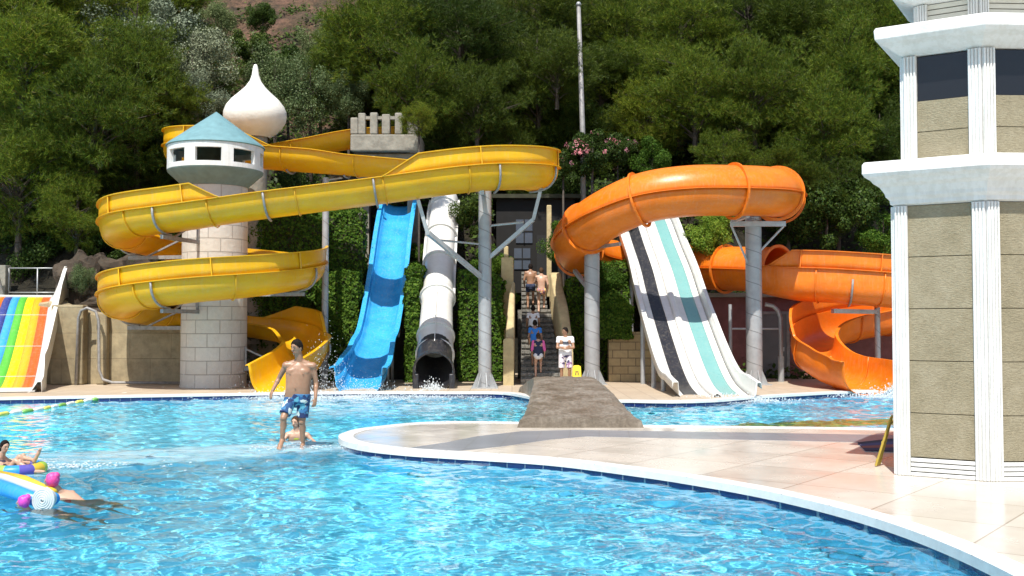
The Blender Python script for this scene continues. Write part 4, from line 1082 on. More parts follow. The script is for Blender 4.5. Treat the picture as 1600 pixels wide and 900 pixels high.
# near pines, placed by eye from the photograph
near_pines = [
 (40,90,37,3.3,'pine','big soft pine crown in the top left corner'),
 (150,190,36,2.7,'pine','pale green pine above the rainbow slide'),
 (30,270,35.6,2.5,'pine','low pine crown at the left edge above the rainbow slide'),
 (215,105,37.5,2.1,'pine','pine crown with bare twigs left of the onion dome'),
 (120,330,35.2,1.6,'pine','lowest left pine boughs hanging above the boulders'),
 (195,300,37.5,1.7,'pine2','dark pine in shade left of the teal cone roof'),
 (100,20,41,3.4,'pine','pine filling the top edge left of the silver tree'),
 (285,165,38.5,1.2,'pine','small pine bough just left of the onion dome tip'),
 (590,60,40.5,3.0,'pine','bright yellow-green pine above the castle platform'),
 (650,140,38.6,2.1,'pine','pine bough drooping over the right of the castle platform'),
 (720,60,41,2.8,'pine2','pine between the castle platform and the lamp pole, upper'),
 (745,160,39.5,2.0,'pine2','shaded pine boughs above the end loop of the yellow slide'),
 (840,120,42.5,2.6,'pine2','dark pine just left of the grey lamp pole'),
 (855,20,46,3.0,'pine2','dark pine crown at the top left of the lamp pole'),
 (975,60,47,3.2,'pine','pine crown right of the lamp pole at the top'),
 (1010,190,43,2.3,'pine','olive-green pine behind the pink oleander'),
 (1085,150,41.5,2.4,'pine','pine above the middle of the orange tube'),
 (1065,50,45,2.8,'pine','upper pine above the middle of the orange tube'),
 (1180,140,41,2.3,'pine','pointed bright pine above the right bend of the orange tube'),
 (1170,30,46,3.1,'pine2','dark pine at the top above the right bend'),
 (1290,190,40,2.4,'pine','tall pine left of the white pavilion cornice'),
 (1260,60,45,3.0,'pine2','dark pine at the top left of the white pavilion'),
 (1350,60,43,3.0,'pine','pine touching the upper cornice of the white pavilion'),
 (1375,230,41,2.2,'pine2','dark pine beside the lower cornice of the white pavilion'),
 (1230,260,39.5,1.6,'pine','pine bough just above the right bend of the orange tube'),
 (540,100,42.5,1.9,'pine','pine behind the drooping shrub, left of the castle'),
 (655,185,36.0,.75,'pine','small pine bough overlapping the right side of the castle platform'),
 (870,110,41,1.9,'pine2','pine crown just left of the lamp pole'),
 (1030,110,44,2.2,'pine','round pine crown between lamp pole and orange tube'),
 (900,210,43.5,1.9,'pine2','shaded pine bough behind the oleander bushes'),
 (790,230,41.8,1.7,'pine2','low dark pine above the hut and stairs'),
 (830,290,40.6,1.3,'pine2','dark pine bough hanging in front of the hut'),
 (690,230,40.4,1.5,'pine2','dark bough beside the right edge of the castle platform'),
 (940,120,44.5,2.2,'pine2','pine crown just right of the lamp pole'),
 (1130,250,40,1.6,'pine','pine bough low behind the orange tube'),
 (1320,120,41.5,2.3,'pine','bright pine midway beside the pavilion'),
 (1310,290,39,1.6,'pine2','low dark pine above the open orange trough'),
 (70,200,38.5,2.6,'pine','middle pine of the left group'),
 (250,250,38.6,1.6,'pine2','dark pine behind the teal cone roof'),
 (20,10,39.5,3.0,'pine','uppermost pine at the left corner'),
 (1480,100,42,3.4,'pine','pine hidden mostly behind the white pavilion'),
]
for (px, py, D, Rr, kd, lb) in near_pines:
    tree(kd, W(px, py, D), Rr, 'pine_tree', lb, 'tree', 'pines on the slope above the slides', sz=random.uniform(.9,1.15), trunk=D < 40)
leafy = [
 (215,60,41.5,2.5,'olive','olive_tree','large silver-leaved tree at the top left beside the pines'),
 (300,100,40,1.9,'olive','olive_tree','silver-leaved tree left of the onion dome tip'),
 (320,150,38.8,1.1,'olive','olive_tree','small silver bush low beside the onion dome'),
 (345,35,46,1.1,'willow','scrub_bush','grey scrub bush at the left side of the bare red slope'),
 (410,25,50,.9,'shrub','scrub_bush','small dark scrub bush in the middle of the bare red slope'),
 (500,75,46,1.3,'willow','scrub_bush','grey scrub bush at the right foot of the bare red slope'),
 (485,150,40.2,1.6,'willow','willow_shrub','drooping grey-green shrub right of the onion dome'),
 (545,150,39.6,1.0,'willow','willow_shrub','drooping grey-green shrub just left of the castle platform'),
 (430,125,42.5,1.5,'willow','leafy_tree','grey-green tree behind the onion dome'),
 (395,75,44,1.0,'shrub','leafy_tree','dark green bush below the bare red slope'),
 (450,105,44,1.1,'shrub','leafy_tree','dark green bush between red slope and drooping shrub'),
]
for (px, py, D, Rr, kd, nm, lb) in leafy: tree(kd, W(px, py, D), Rr, nm, lb, 'tree' if 'tree' in nm else 'shrub', 'leafy trees and shrubs on the slope')
# oleander with pink flowers
def flowers(c, Rr, n, parent):
    r = np.random.default_rng(5); q = unit(r.normal(size=(n,3))); q[:,1] = -abs(q[:,1]); q[:,2] = abs(q[:,2])*.9 - .2
    pos = q*Rr*r.uniform(.85,1.05,size=(n,1)); P = np.repeat(pos, 14, 0) + r.normal(size=(n*14,3))*.05
    V, Fc = leaves(P, P, r.uniform(.05,.09,len(P))); me = mesh_from('flowers', V, Fc, M['pinkfl'], 4)
    o = bpy.data.objects.new('flowers', me); o['kind'] = 'stuff'; col.objects.link(o); o.parent = parent; o.location = Vector(c) - parent.location
for (px, py, D, Rr, lb) in ((925,240,38.8,1.1,'oleander bush with pink flowers at the foot of the lamp pole'), (880,255,39.2,.8,'smaller oleander bush left of the lamp pole'), (965,235,39.6,.8,'oleander bush with few pink flowers right of the lamp pole')):
    c = W(px, py, D); o = tree('shrub', c, Rr, 'oleander_bush', lb, 'bush', 'oleander bushes'); flowers(c, Rr, 16 if Rr > 1 else 8, o)
bushes = [(1108,372,36.0,.85,'bright','bright yellow-green bush between the two lane slide and thick post'),(1122,345,36.6,.75,'bright','bright bush rising below the middle of the orange tube'),
 (1075,315,39.2,.9,'bright','bright bush behind the top of the two lane slide'),
 (1290,330,38.6,1.5,'shrub','dark leafy bush above the open orange trough'),(1350,310,38.4,1.4,'shrub','dark leafy bush left of the white pavilion'),(1230,330,39.5,1.3,'shrub','leafy bush right of the orange tube end'),
 (1380,370,37.6,1.1,'ivy','dark bush behind the open orange trough near the pavilion'),(1020,250,39.5,1.0,'ivy','glossy green bush right of the oleander'),
 (960,330,37.5,1.1,'shrub','shaded bush under the orange tube left bend'),(950,440,34.9,.8,'ivy','ivy bush between the thick post and black stripe'),(965,490,34.5,.55,'ivy','ivy clump hanging over the beige block wall'),
 (880,380,37.2,.9,'ivy','dark ivy bush right of the stairs under the orange tube'),(770,410,36.2,.8,'ivy','leafy bush left of the tall yellow pillar'),(790,460,35.6,.6,'ivy','small leafy bush against the tall yellow pillar'),
(810,290,41.5,1.2,'shrub','dark bush hanging over the hut roof'),(880,300,41.0,1.2,'shrub','dark bush above the right stair wall'),
 (128,432,33.9,.55,'willow','dry grey shrub in front of the left boulder'),(205,452,33.9,.5,'shrub','small dark shrub in front of the right boulder'),(165,415,35.6,.8,'shrub','dark bush between the boulders and the left coil'),
 (60,400,36.2,1.2,'shrub','dark bush behind the start railing'),(170,385,36.4,1.2,'shrub','dark bush above the boulders'),(250,370,36.6,1.2,'shrub','dark bush left of the round tower shaft'),(10,350,36.6,1.3,'shrub','dark bush at the left edge over the rainbow slide'),
 (430,350,36.4,1.1,'ivy','green bush right of the round tower shaft'),(520,330,37.4,1.1,'ivy','green bush behind the top of the blue slide'),(652,400,37.6,.55,'ivy','green bush between the blue and white slides'),
 (470,300,37.6,1.1,'shrub','dark bush under the upper yellow run'),(740,330,37.2,.9,'shrub','dark bush behind the thick post of the yellow loop'),(200,430,35.0,.6,'willow','dry straggly shrub over the stained wall'),(275,440,35.2,.7,'willow','dry shrub left of the round tower base')]
for (px, py, D, Rr, kd, lb) in bushes: tree(kd, W(px, py, D), Rr, 'bush', lb, 'bush', 'bushes around the slides', trunk=False)
# rows of trees further up the slope
r_ = random.Random(4); far = []
for row, (D, st) in enumerate(((44.5,4.0),(48,4.4),(53,4.8),(60,5.6),(68,6.2))):
    x = -.55*D + r_.uniform(0,2); kk = 0
    while x < .55*D:
        y = D + r_.uniform(-1.5,1.5); z = zt(x, y) + r_.uniform(1.0,2.6) + (1.2 if D < 50 else 0)
        pxx = 800 + x/y*F; pyy = 508 - (z-CH)/y*F
        if not (305 < pxx < 545): far.append((x, y, z, r_.uniform(2.4,3.4)*D/50, row, kk)); kk += 1
        x += st*r_.uniform(.7,1.15)
OW = ['first','second','third','fourth','fifth','sixth','seventh','eighth','ninth','tenth','eleventh','twelfth','thirteenth','fourteenth','fifteenth','sixteenth','seventeenth','eighteenth','nineteenth','twentieth']
for i, (x, y, z, q, row, kk) in enumerate(far):
    tree('pine' if r_.random() < .55 else 'pine2', (x,y,z), q, 'pine_tree', '%s pine from the left in the %s row up the slope' % (OW[kk], OW[row]), 'tree', 'pines high on the slope', trunk=False)
# ground cover over the slope, open on the bare red patch
n_ = 90000; gx = rng.uniform(-34,34,n_*2); gy = rng.uniform(36,72,n_*2)**1.0; P_ = []
for x, y in zip(gx, gy):
    if abs(x) > .55*y + 1: continue
    if -.3 < x < 2.3 and y < 43: continue
    z = zt(x, y); pxx = 800 + x/y*F; pyy = 508 - (z-CH)/y*F
    if pyy < -60: continue
    k = noise.noise(Vector((x*.5,y*.5,0)))
    if 310 < pxx < 530 and pyy < 80 and k < .12: continue
    if k < -.35: continue
    P_.append((x, y, z + abs(random.gauss(0,.22))*(1+k)))
P_ = np.array(P_); V, Fc = leaves(P_, np.tile(np.array([[0,-.5,.8]]), (len(P_),1)), rng.uniform(.10,.26,len(P_)))
o = bpy.data.objects.new('undergrowth', mesh_from('undergrowth', V, Fc, M['shrub'], 4)); col.objects.link(o); tag(o, kind='stuff')
# ivy walls: dark stem core with a coat of leaves
def ivy_block(pts, y0, y1, z0, label, n, size=.11, mat='ivy', bulge=.12):
    """pts: outline top (x,z) from left to right"""
    x0, x1 = pts[0][0], pts[-1][0]; xm = (x0+x1)/2
    t = thing('ivy_wall', label, 'ivy', (xm, (y0+y1)/2, z0), 'ivy covered walls')
    mb = MB(); xs_ = np.linspace(x0, x1, 14); rows = []
    for x in xs_:
        zt_ = lerp_list(pts, x); rows.append([(x,y0+.12,z0),(x,y0+.12,zt_-.12),(x,y1-.1,zt_-.12),(x,y1-.1,z0)])
    mb.grid(rows); m_ = len(rows)*4; mb.f += [[0,1,2,3],[m_-1,m_-2,m_-3,m_-4]]; mb.mi += [0,0]; mb.build('stems', M['stems'], t)
    r = rng; hz_ = max(p[1] for p in pts) - z0; areas = np.array([(x1-x0)*hz_, (x1-x0)*(y1-y0), hz_*(y1-y0), hz_*(y1-y0)]); k = r.choice(4, n, p=areas/areas.sum())
    u = r.random(n); v = r.random(n); X = np.where(k==2, x0, np.where(k==3, x1, x0+u*(x1-x0))); top = np.interp(X, [p[0] for p in pts], [p[1] for p in pts])
    Y = np.where(k==0, y0, y0+(y1-y0)*np.where(k==1, v, u)); Z = np.where(k==1, top, z0 + v*(top-z0))
    N_ = np.zeros((n,3)); N_[k==0] = (0,-1,.35); N_[k==1] = (0,-.2,1); N_[k==2] = (-1,0,.3); N_[k==3] = (1,0,.3)
    P = np.stack([X,Y,Z],1); b = np.array([bulge*noise.noise(Vector(p*2.2)) + bulge*.6*noise.noise(Vector(p*6)) for p in P]) + r.random(n)*.06
    P = P + unit(N_)*b[:,None]
    V, Fc = leaves(P - np.array(ROOT[t.name]), N_, r.uniform(.6,1.3,n)*size)
    me = mesh_from('ivy_leaves', V, Fc, M[mat], 4); o = bpy.data.objects.new('ivy_leaves', me); col.objects.link(o); o.parent = t
def X(px, D): return (px-800)/F*D
def Z(py, D): return CH + (508-py)/F*D
ivy_block([(X(500,35),Z(440,35)),(X(530,35),Z(425,35)),(X(562,35),Z(425,35))], 34.6, 35.4, DZ, 'tall ivy wall left of the blue slide', 9000)
ivy_block([(X(636,34),Z(420,34)),(X(650,34),Z(412,34)),(X(656,34),Z(415,34))], 33.8, 34.6, DZ, 'ivy column between the blue and white slides', 6000)
ivy_block([(X(719,34.5),Z(425,34.5)),(X(730,34.5),Z(425,34.5)),(X(760,34.5),Z(420,34.5)),(X(785,34.5),Z(440,34.5))], 34.3, 35.1, DZ, 'ivy wall between the white tube and the stairs', 6500)
ivy_block([(X(383,35),Z(350,35)),(X(440,35),Z(322,35)),(X(505,35),Z(345,35))], 35.25, 35.9, DZ, 'high ivy bank between round tower and thin pale post', 11000)
ivy_block([(X(500,36),Z(335,36)),(X(568,36),Z(330,36))], 35.7, 36.5, 2.0, 'ivy bank behind the thin pale post under the yellow run', 6000)
ivy_block([(X(884,36),Z(440,36)),(X(930,36),Z(415,36)),(X(985,36),Z(410,36))], 35.5, 36.3, DZ, 'ivy wall under the left bend of the orange tube', 7000)
ivy_block([(X(935,34.3),Z(470,34.3)),(X(960,34.3),Z(455,34.3)),(X(985,34.3),Z(480,34.3))], 34.05, 34.5, Z(530,34.3), 'ivy hanging over the beige block wall', 3000)
# lamp pole
t = thing('lamp_pole', 'tall weathered grey pole rising from the oleander bushes', 'pole', (W(910,190,40).x, 40, zt(W(910,190,40).x, 40)))
mb = MB(); p0 = W(911,225,40); p1 = W(904,8,40); mb.tube([(p0.x,40,ROOT[t.name].z), p0, p1], [.11,.105,.075], 12); mb.build('shaft', M['steel_d'], t, smooth=True)
mb = MB(); mb.tube([p1, p1+Vector((0,0,.12))], [.12,.06], 10); mb.build('cap', M['steel'], t, smooth=True)
# ================================================================ people
def skinmat(name, c):
    m, n, L, p = newmat(name); v = coords(n, L)
    co, f = noise_ramp(n, L, v, 9, [(.3, tuple(x*.88 for x in c)), (.7, tuple(min(1,x*1.08) for x in c))])
    L.new(co, p.inputs['Base Color']); setin(p, Roughness=.42, Subsurface_Weight=.12, Subsurface_Scale=.02)
    p.inputs['Subsurface Radius'].default_value = (1,.35,.2); return m
M['skin'] = skinmat('tanned_skin', (.34,.185,.11)); M['skin_l'] = skinmat('light_skin', (.53,.32,.22)); M['skin_d'] = skinmat('dark_tanned_skin', (.30,.16,.09))
M['hair'] = plain('dark_hair', (.014,.010,.008), .85, .4, 20, 0, .8, 60, spec=.15); M['hair_b'] = plain('brown_hair', (.07,.038,.02), .8, .4, 20, 0, .8, 60, spec=.15)
M['lips'] = plain('lips', (.30,.10,.08), .5); M['eyes'] = plain('dark_eyes', (.02,.015,.012), .3); M['brow'] = M['hair']
def cloth(name, cols, scale=14, vor=True):
    m, n, L, p = newmat(name); v = coords(n, L)
    if vor:
        t = n.new('ShaderNodeTexVoronoi'); t.inputs['Scale'].default_value = scale; t.inputs['Randomness'].default_value = 1
        nz = n.new('ShaderNodeTexNoise'); nz.inputs['Scale'].default_value = 9; L.new(v, nz.inputs[0])
        ad = n.new('ShaderNodeVectorMath'); ad.operation = 'MULTIPLY_ADD'; L.new(nz.outputs['Color'], ad.inputs[0]); ad.inputs[1].default_value = (.18,)*3; L.new(v, ad.inputs[2]); L.new(ad.outputs[0], t.inputs['Vector'])
        s = n.new('ShaderNodeSeparateColor'); L.new(t.outputs['Color'], s.inputs[0]); fac = s.outputs[0]
    else:
        t = n.new('ShaderNodeTexNoise'); t.inputs['Scale'].default_value = scale; L.new(v, t.inputs[0]); fac = t.outputs['Fac']
    r = n.new('ShaderNodeValToRGB'); e = r.color_ramp.elements; r.color_ramp.interpolation = 'CONSTANT' if vor else 'LINEAR'
    while len(e) < len(cols): e.new(.5)
    for k, (x, c) in enumerate(zip(e, cols)): x.position = k/len(cols); x.color = c4(c)
    L.new(fac, r.inputs[0]); L.new(r.outputs[0], p.inputs['Base Color']); setin(p, Roughness=.8); 
    _, f2 = noise_ramp(n, L, v, 22, [(0,(0,0,0)),(1,(1,1,1))]); bump(n, L, p, f2, .5, .02); return m
M['c_man'] = cloth('blue_leaf_print', [(.015,.03,.10),(.04,.16,.32),(.50,.58,.56),(.015,.06,.16),(.08,.30,.40),(.02,.08,.20)], 15)
M['c_guy'] = cloth('purple_white_print', [(.62,.55,.60),(.06,.05,.12),(.65,.60,.62),(.30,.15,.28),(.66,.62,.62)], 13)
M['c_white'] = plain('white_cloth', (.74,.74,.75), .8, .05, 5, 0, .4, 20)
M['c_blue'] = plain('blue_cloth', (.03,.20,.60), .8, .1, 5, 0, .4, 20)
M['c_navy'] = plain('navy_cloth', (.02,.03,.07), .8, .1, 5, 0, .4, 20)
M['c_pink'] = plain('pink_cloth', (.75,.13,.38), .8, .1, 5, 0, .4, 20)
M['c_green'] = plain('dark_teal_cloth', (.02,.16,.15), .8, .1, 5, 0, .4, 20)
M['c_bikini'] = cloth('striped_bikini', [(.55,.20,.10),(.60,.50,.20),(.20,.10,.30)], 30)
M['c_print'] = plain('dark_print', (.05,.06,.09), .8)

class Vol:
    def __init__(s): s.mb = MB()
    def cap(s, a, b, ra, rb, flat=False, seg=14, sx=1.0, ref=None):
        a = Vector(a); b = Vector(b); t = (b-a); L_ = t.length; t = t.normalized()
        up = Vector(ref) if ref is not None else (Vector((0,1,0)) if abs(t.y) < .9 else Vector((1,0,0)))
        x = t.cross(up).normalized(); y = t.cross(x); rows = []
        prof = []
        if flat: prof = [(0,0,ra*.02),(0,0,ra),(1,0,rb),(1,0,rb*.02)]
        else:
            for k in range(5): q = pi/2*k/4; prof.append((0, -math.cos(q)*ra, max(math.sin(q),.02)*ra))
            for k in range(5): q = pi/2*(1-k/4); prof.append((1, math.cos(q)*rb, max(math.sin(q),.02)*rb))
        for (k, o, r) in prof:
            c = a + t*(L_*k + o); rows.append([c + (x*math.cos(2*pi*j/seg)*sx + y*math.sin(2*pi*j/seg))*r for j in range(seg)])
        n0 = s.mb.n; s.mb.grid(rows, closed=True); m = len(rows)*seg
        s.mb.f.append([n0+j for j in range(seg)][::-1]); s.mb.mi.append(0); s.mb.f.append([n0+m-seg+j for j in range(seg)]); s.mb.mi.append(0)
    def ell(s, c, r, ax=None, seg=18):
        c = Vector(c); ax = ax or (Vector((1,0,0)), Vector((0,1,0)), Vector((0,0,1))); rows = []
        for i in range(13):
            q = -pi/2 + pi*i/12; cz = math.sin(q); rr = max(math.cos(q), .02)
            rows.append([c + ax[0]*(r[0]*rr*math.cos(2*pi*j/seg)) + ax[1]*(r[1]*rr*math.sin(2*pi*j/seg)) + ax[2]*(r[2]*cz) for j in range(seg)])
        n0 = s.mb.n; s.mb.grid(rows, closed=True); m = len(rows)*seg
        s.mb.f.append([n0+j for j in range(seg)][::-1]); s.mb.mi.append(0); s.mb.f.append([n0+m-seg+j for j in range(seg)]); s.mb.mi.append(0)
    def done(s, name, mat, parent, voxel, smooth_it=4):
        loc = ROOT[parent.name]
        me = bpy.data.meshes.new(name); me.from_pydata([tuple(Vector(p)-loc) for p in s.mb.v], [], s.mb.f); me.update()
        o = bpy.data.objects.new(name, me); col.objects.link(o)
        m = o.modifiers.new('r', 'REMESH'); m.mode = 'VOXEL'; m.voxel_size = voxel; m.use_smooth_shade = True
        if smooth_it: m = o.modifiers.new('s', 'SMOOTH'); m.factor = .5; m.iterations = smooth_it
        dg = bpy.context.evaluated_depsgraph_get(); me2 = bpy.data.meshes.new_from_object(o.evaluated_get(dg), depsgraph=dg)
        o.modifiers.clear(); o.data = me2; me2.name = name; me2.materials.clear(); me2.materials.append(mat)
        me2.polygons.foreach_set('use_smooth', [True]*len(me2.polygons))
        o.parent = parent; return o
def person(label, J, face, skin, hairm, s=1.0, vox=.011, fat=0, female=False, hair_long=0, group=None, hands=('L','R')):
    """J: joints in world space; face: horizontal look direction of the head; s: body scale (1 = 1.75 m adult)"""
    J = {k: Vector(v) for k, v in J.items()}
    loc = Vector(((J['hipL'].x+J['hipR'].x)/2, (J['hipL'].y+J['hipR'].y)/2, min(v.z for v in J.values()) - .05*s))
    t = thing('person', label, 'person', loc, group)
    f = Vector(face).normalized(); up = (J['head']-J['neck']).normalized(); hr = f.cross(up).normalized(); hu = hr.cross(f)
    ax = (hr, f, hu); hd = J['head']; V = Vol()
    V.ell(hd + hu*.01*s, (.079*s,.094*s,.112*s), ax); V.ell(hd - hu*.055*s + f*.022*s, (.058*s,.062*s,.066*s), ax)
    V.cap(hd + f*.088*s + hu*.012*s, hd + f*.108*s - hu*.022*s, .009*s, .015*s)
    V.ell(hd + f*.080*s + hu*.03*s, (.052*s,.014*s,.012*s), ax)
    V.ell(hd + f*.080*s - hu*.058*s, (.022*s,.012*s,.010*s), ax)
    for q in (-1,1): V.ell(hd + hr*q*.078*s - f*.004*s - hu*.008*s, (.012*s,.020*s,.032*s), ax)
    nk = J['neck']; V.cap(nk - up*.05*s, hd - hu*.05*s - f*.005*s, .066*s, .056*s)
    shL, shR, hL, hR = J['shL'], J['shR'], J['hipL'], J['hipR']
    r = (shR-shL).normalized(); mid = (shL+shR)/2; hm = (hL+hR)/2; sp = (mid-hm); spn = sp.normalized(); fw = J['fw'].normalized() if 'fw' in J else r.cross(spn); bx = (r, fw, spn)
    w_ = (shR-shL).length/2
    V.cap(shL, shR, .062*s, .062*s); V.cap(nk - up*.01*s, shL, .05*s, .05*s); V.cap(nk - up*.01*s, shR, .05*s, .05*s)
    hw_ = (hR-hL).length/2; Lt = sp.length; rows = []; seg = 28
    lv = [(-.22,hw_+.02*s,.07*s,0),(-.14,hw_+.065*s,.10*s,0),(.0,hw_+.082*s+fat*.5,.112*s+fat*.3,0),(.16,w_*.80+fat*.6,.108*s+fat*.6,.25*fat),(.34,w_*.76+fat*.7,.104*s+fat*.8,.4*fat),(.55,w_*.84+fat*.4,.108*s+fat*.6,.3*fat),(.74,w_*.97,.118*s+fat*.3,.1*fat),(.90,w_*.93,.108*s,0),(1.02,w_*.62,.085*s,0),(1.10,w_*.30,.062*s,0)]
    for (k, rx_, ry_, fo) in lv:
        c_ = hm + sp*k + fw*fo; rows.append([c_ + r*(math.copysign(abs(math.cos(2*pi*j/seg))**.85, math.cos(2*pi*j/seg))*rx_) + fw*(math.copysign(abs(math.sin(2*pi*j/seg))**.85, math.sin(2*pi*j/seg))*ry_) for j in range(seg)])
    n0 = V.mb.n; V.mb.grid(rows, closed=True); V.mb.f += [[n0+j for j in range(seg)][::-1], [n0+(len(rows)-1)*seg+j for j in range(seg)]]; V.mb.mi += [0,0]
    for q, b in ((-1,hL),(1,hR)): V.ell(b - fw*.045*s - spn*.01*s, (.080*s,.075*s,.085*s), bx)
    if not female:
        for q in (-1,1): V.ell(mid - spn*.095*s + r*q*w_*.43 + fw*.078*s, (.092*s,.038*s+fat*.15,.062*s), bx)
    for q in 'LR':
        a, b, c = J['sh'+q], J['el'+q], J['wr'+q]
        V.ell(a, (.062*s,)*3); V.cap(a, b, .050*s, .039*s); V.ell(a.lerp(b,.45), (.046*s,)*3); V.cap(b, c, .039*s, .027*s); V.ell(b.lerp(c,.3), (.041*s,)*3)
        hdn = (J['ha'+q] - c).normalized(); pn = J.get('palm'+q, r).normalized(); sd = hdn.cross(pn).normalized(); pn = sd.cross(hdn)
        V.ell(c + hdn*.045*s, (.036*s,.016*s,.052*s), (sd, pn, hdn))
        for k, ln in enumerate((.066,.076,.070,.054)):
            o_ = sd*(k-1.5)*.019*s; p0 = c + hdn*.075*s + o_; p1 = p0 + (hdn + sd*(k-1.5)*.05 + pn*.18).normalized()*ln*.55*s; p2 = p1 + (hdn*.8 + pn*.6).normalized()*ln*.5*s
            V.cap(p0, p1, .0088*s, .0080*s, seg=8); V.cap(p1, p2, .0080*s, .0068*s, seg=8)
        p0 = c + hdn*.03*s - sd*.030*s; p1 = p0 + (hdn*.7 - sd*.75 + pn*.2).normalized()*.035*s; V.cap(p0, p1, .011*s, .009*s, seg=8); V.cap(p1, p1 + (hdn*.95 - sd*.25 + pn*.3).normalized()*.03*s, .009*s, .0075*s, seg=8)
        a, b, c, d = J['hip'+q], J['kn'+q], J['an'+q], J['toe'+q]
        V.cap(a, b, .088*s, .054*s); V.cap(b, c, .052*s, .036*s); V.ell(b.lerp(c,.30) - fw*.016*s, (.053*s,.056*s,.105*s)); V.ell(b + fw*.01*s, (.052*s,)*3)
        dd = (d-c).normalized(); sd2 = dd.cross(Vector((0,0,1))).normalized() if abs(dd.z) < .95 else r
        V.cap(c - Vector((0,0,.012*s)) - dd*.02*s, c.lerp(d,.7), .042*s, .032*s); V.cap(c.lerp(d,.55) - Vector((0,0,.006*s)), d, .036*s, .024*s, sx=1.2)
        for k in range(5):
            u = (k-2)*.016*s; V.cap(d + sd2*u - dd*.015*s, d + sd2*u + dd*(.022-.003*abs(k-1))*s, .012*s, .009*s, seg=8)
    body = V.done('body', skin, t, vox)
    # hair
    mb = MB(); rows = []; n1, n2 = 18, 28
    for i in range(n1+1):
        q = -pi/2 + pi*i/n1; row = []
        for j in range(n2):
            a = 2*pi*j/n2; d = Vector((math.cos(q)*math.cos(a), math.cos(q)*math.sin(a), math.sin(q)))
            front = d.y; up_ = d.z
            line = .22 + .55*max(0,front)          # hair line: higher in front
            k = smooth((up_ + .75*(1-front)*.9 - line + .06)/.2) if hair_long == 0 else smooth((up_ + 1.5*(1-front) - line - .35)/.25)
            rr = .86 + .27*k + .035*k*noise.noise(d*9 + hd)
            pz = hu*(d.z*.112*s*rr); 
            if hair_long and d.z < 0: pz = hu*(d.z*.112*s*rr*(1+hair_long*k*max(0,-d.y+.2)))
            row.append(hd + hu*.012*s + hr*(d.x*.078*s*rr) + f*(d.y*.094*s*rr) + pz)
        rows.append(row)
    mb.grid(rows, closed=True); mb.build('hair', hairm, t, smooth=True)
    # eyes, brows, lips
    for q in (-1,1):
        mb = MB(); 
        V2 = MB(); rws = []
        c = hd + f*.082*s + hu*.012*s + hr*q*.030*s
        for i in range(7):
            qq = -pi/2+pi*i/6; rws.append([c + hr*(.013*s*math.cos(qq)*math.cos(2*pi*j/10)) + f*(.008*s*math.cos(qq)*math.sin(2*pi*j/10)) + hu*(.006*s*math.sin(qq)) for j in range(10)])
        V2.grid(rws, closed=True); V2.build('eye', M['eyes'], t, smooth=True)
        mb.tube([hd + f*.088*s + hu*.034*s + hr*q*.012*s, hd + f*.090*s + hu*.039*s + hr*q*.030*s, hd + f*.074*s + hu*.034*s + hr*q*.050*s], [.004*s,.005*s,.003*s], 6); mb.build('eyebrow', hairm, t, smooth=True)
    mb = MB(); mb.tube([hd + f*.080*s - hu*.060*s - hr*.022*s, hd + f*.093*s - hu*.058*s, hd + f*.080*s - hu*.060*s + hr*.022*s], [.003*s,.007*s,.003*s], 6); mb.build('lips', M['lips'], t, smooth=True)
    return t, J, dict(r=r, fw=fw, sp=spn, mid=mid, hm=hm, w=w_, s=s, fat=fat, vox=vox)
def shorts(t, J, B, mat, length=.85, flare=1.16, name='shorts', top=.07):
    s = B['s']; V = Vol(); hm = B['hm']; hw = (J['hipR']-J['hipL']).length/2; ft = B['fat']
    V.cap(hm + B['sp']*top*s, hm - B['sp']*.06*s, 1.0*(.112*s+ft*.8), .118*s+ft*.5, True, 24, (hw+.095*s+ft*.6)/(.118*s+ft*.7), B['fw'])
    V.ell(hm - B['sp'].normalized()*.075*s, (hw+.05*s,.105*s,.085*s), (B['r'],B['fw'],B['sp'].normalized()))
    for q in 'LR':
        a, b = J['hip'+q], J['kn'+q]; V.ell(a - B['fw']*.045*s, (.092*s,.09*s,.10*s), (B['r'],B['fw'],B['sp']))
        V.cap(a + (a-b).normalized()*.02, a.lerp(b, length), .102*s, (.066*flare*1.12)*s, True, 20)
    return V.done(name, mat, t, B['vox']*.8, 2)
def shirt(t, J, B, mat, sleeve=.45, name='shirt', smat=None, low=.02, loose=1.0):
    s = B['s']; V = Vol(); r, fw, sp, mid, hm, w_ = B['r'], B['fw'], B['sp'], B['mid'], B['hm'], B['w']; ft = B['fat']
    V.cap(J['shL'], J['shR'], .072*s, .072*s); nk = J['neck']
    V.cap(nk.lerp(mid,.6), J['shL'], .062*s, .06*s); V.cap(nk.lerp(mid,.6), J['shR'], .062*s, .06*s)
    V.ell(mid - sp*.10*s, (w_*.97,.122*s,.165*s), (r,fw,sp))
    V.cap(mid - sp*.10*s, hm + sp*low*s, .118*s, .122*s*loose, True, 24, w_*.98/(.118*s), fw)
    V2 = V if smat is None else Vol()
    for q in 'LR':
        a, b = J['sh'+q], J['el'+q]; V2.ell(a + sp*.004, (.074*s,)*3); V2.cap(a, a.lerp(b, min(sleeve,1)), .066*s, .060*s, True)
        if sleeve > 1: V2.cap(b, b.lerp(J['wr'+q], sleeve-1), .052*s, .046*s)
    o = V.done(name, mat, t, B['vox']*.8, 3)
    if smat is not None: V2.done('sleeves', smat, t, B['vox']*.8, 3)
    return o
def Q(px, py, D): return W(px, py, D)

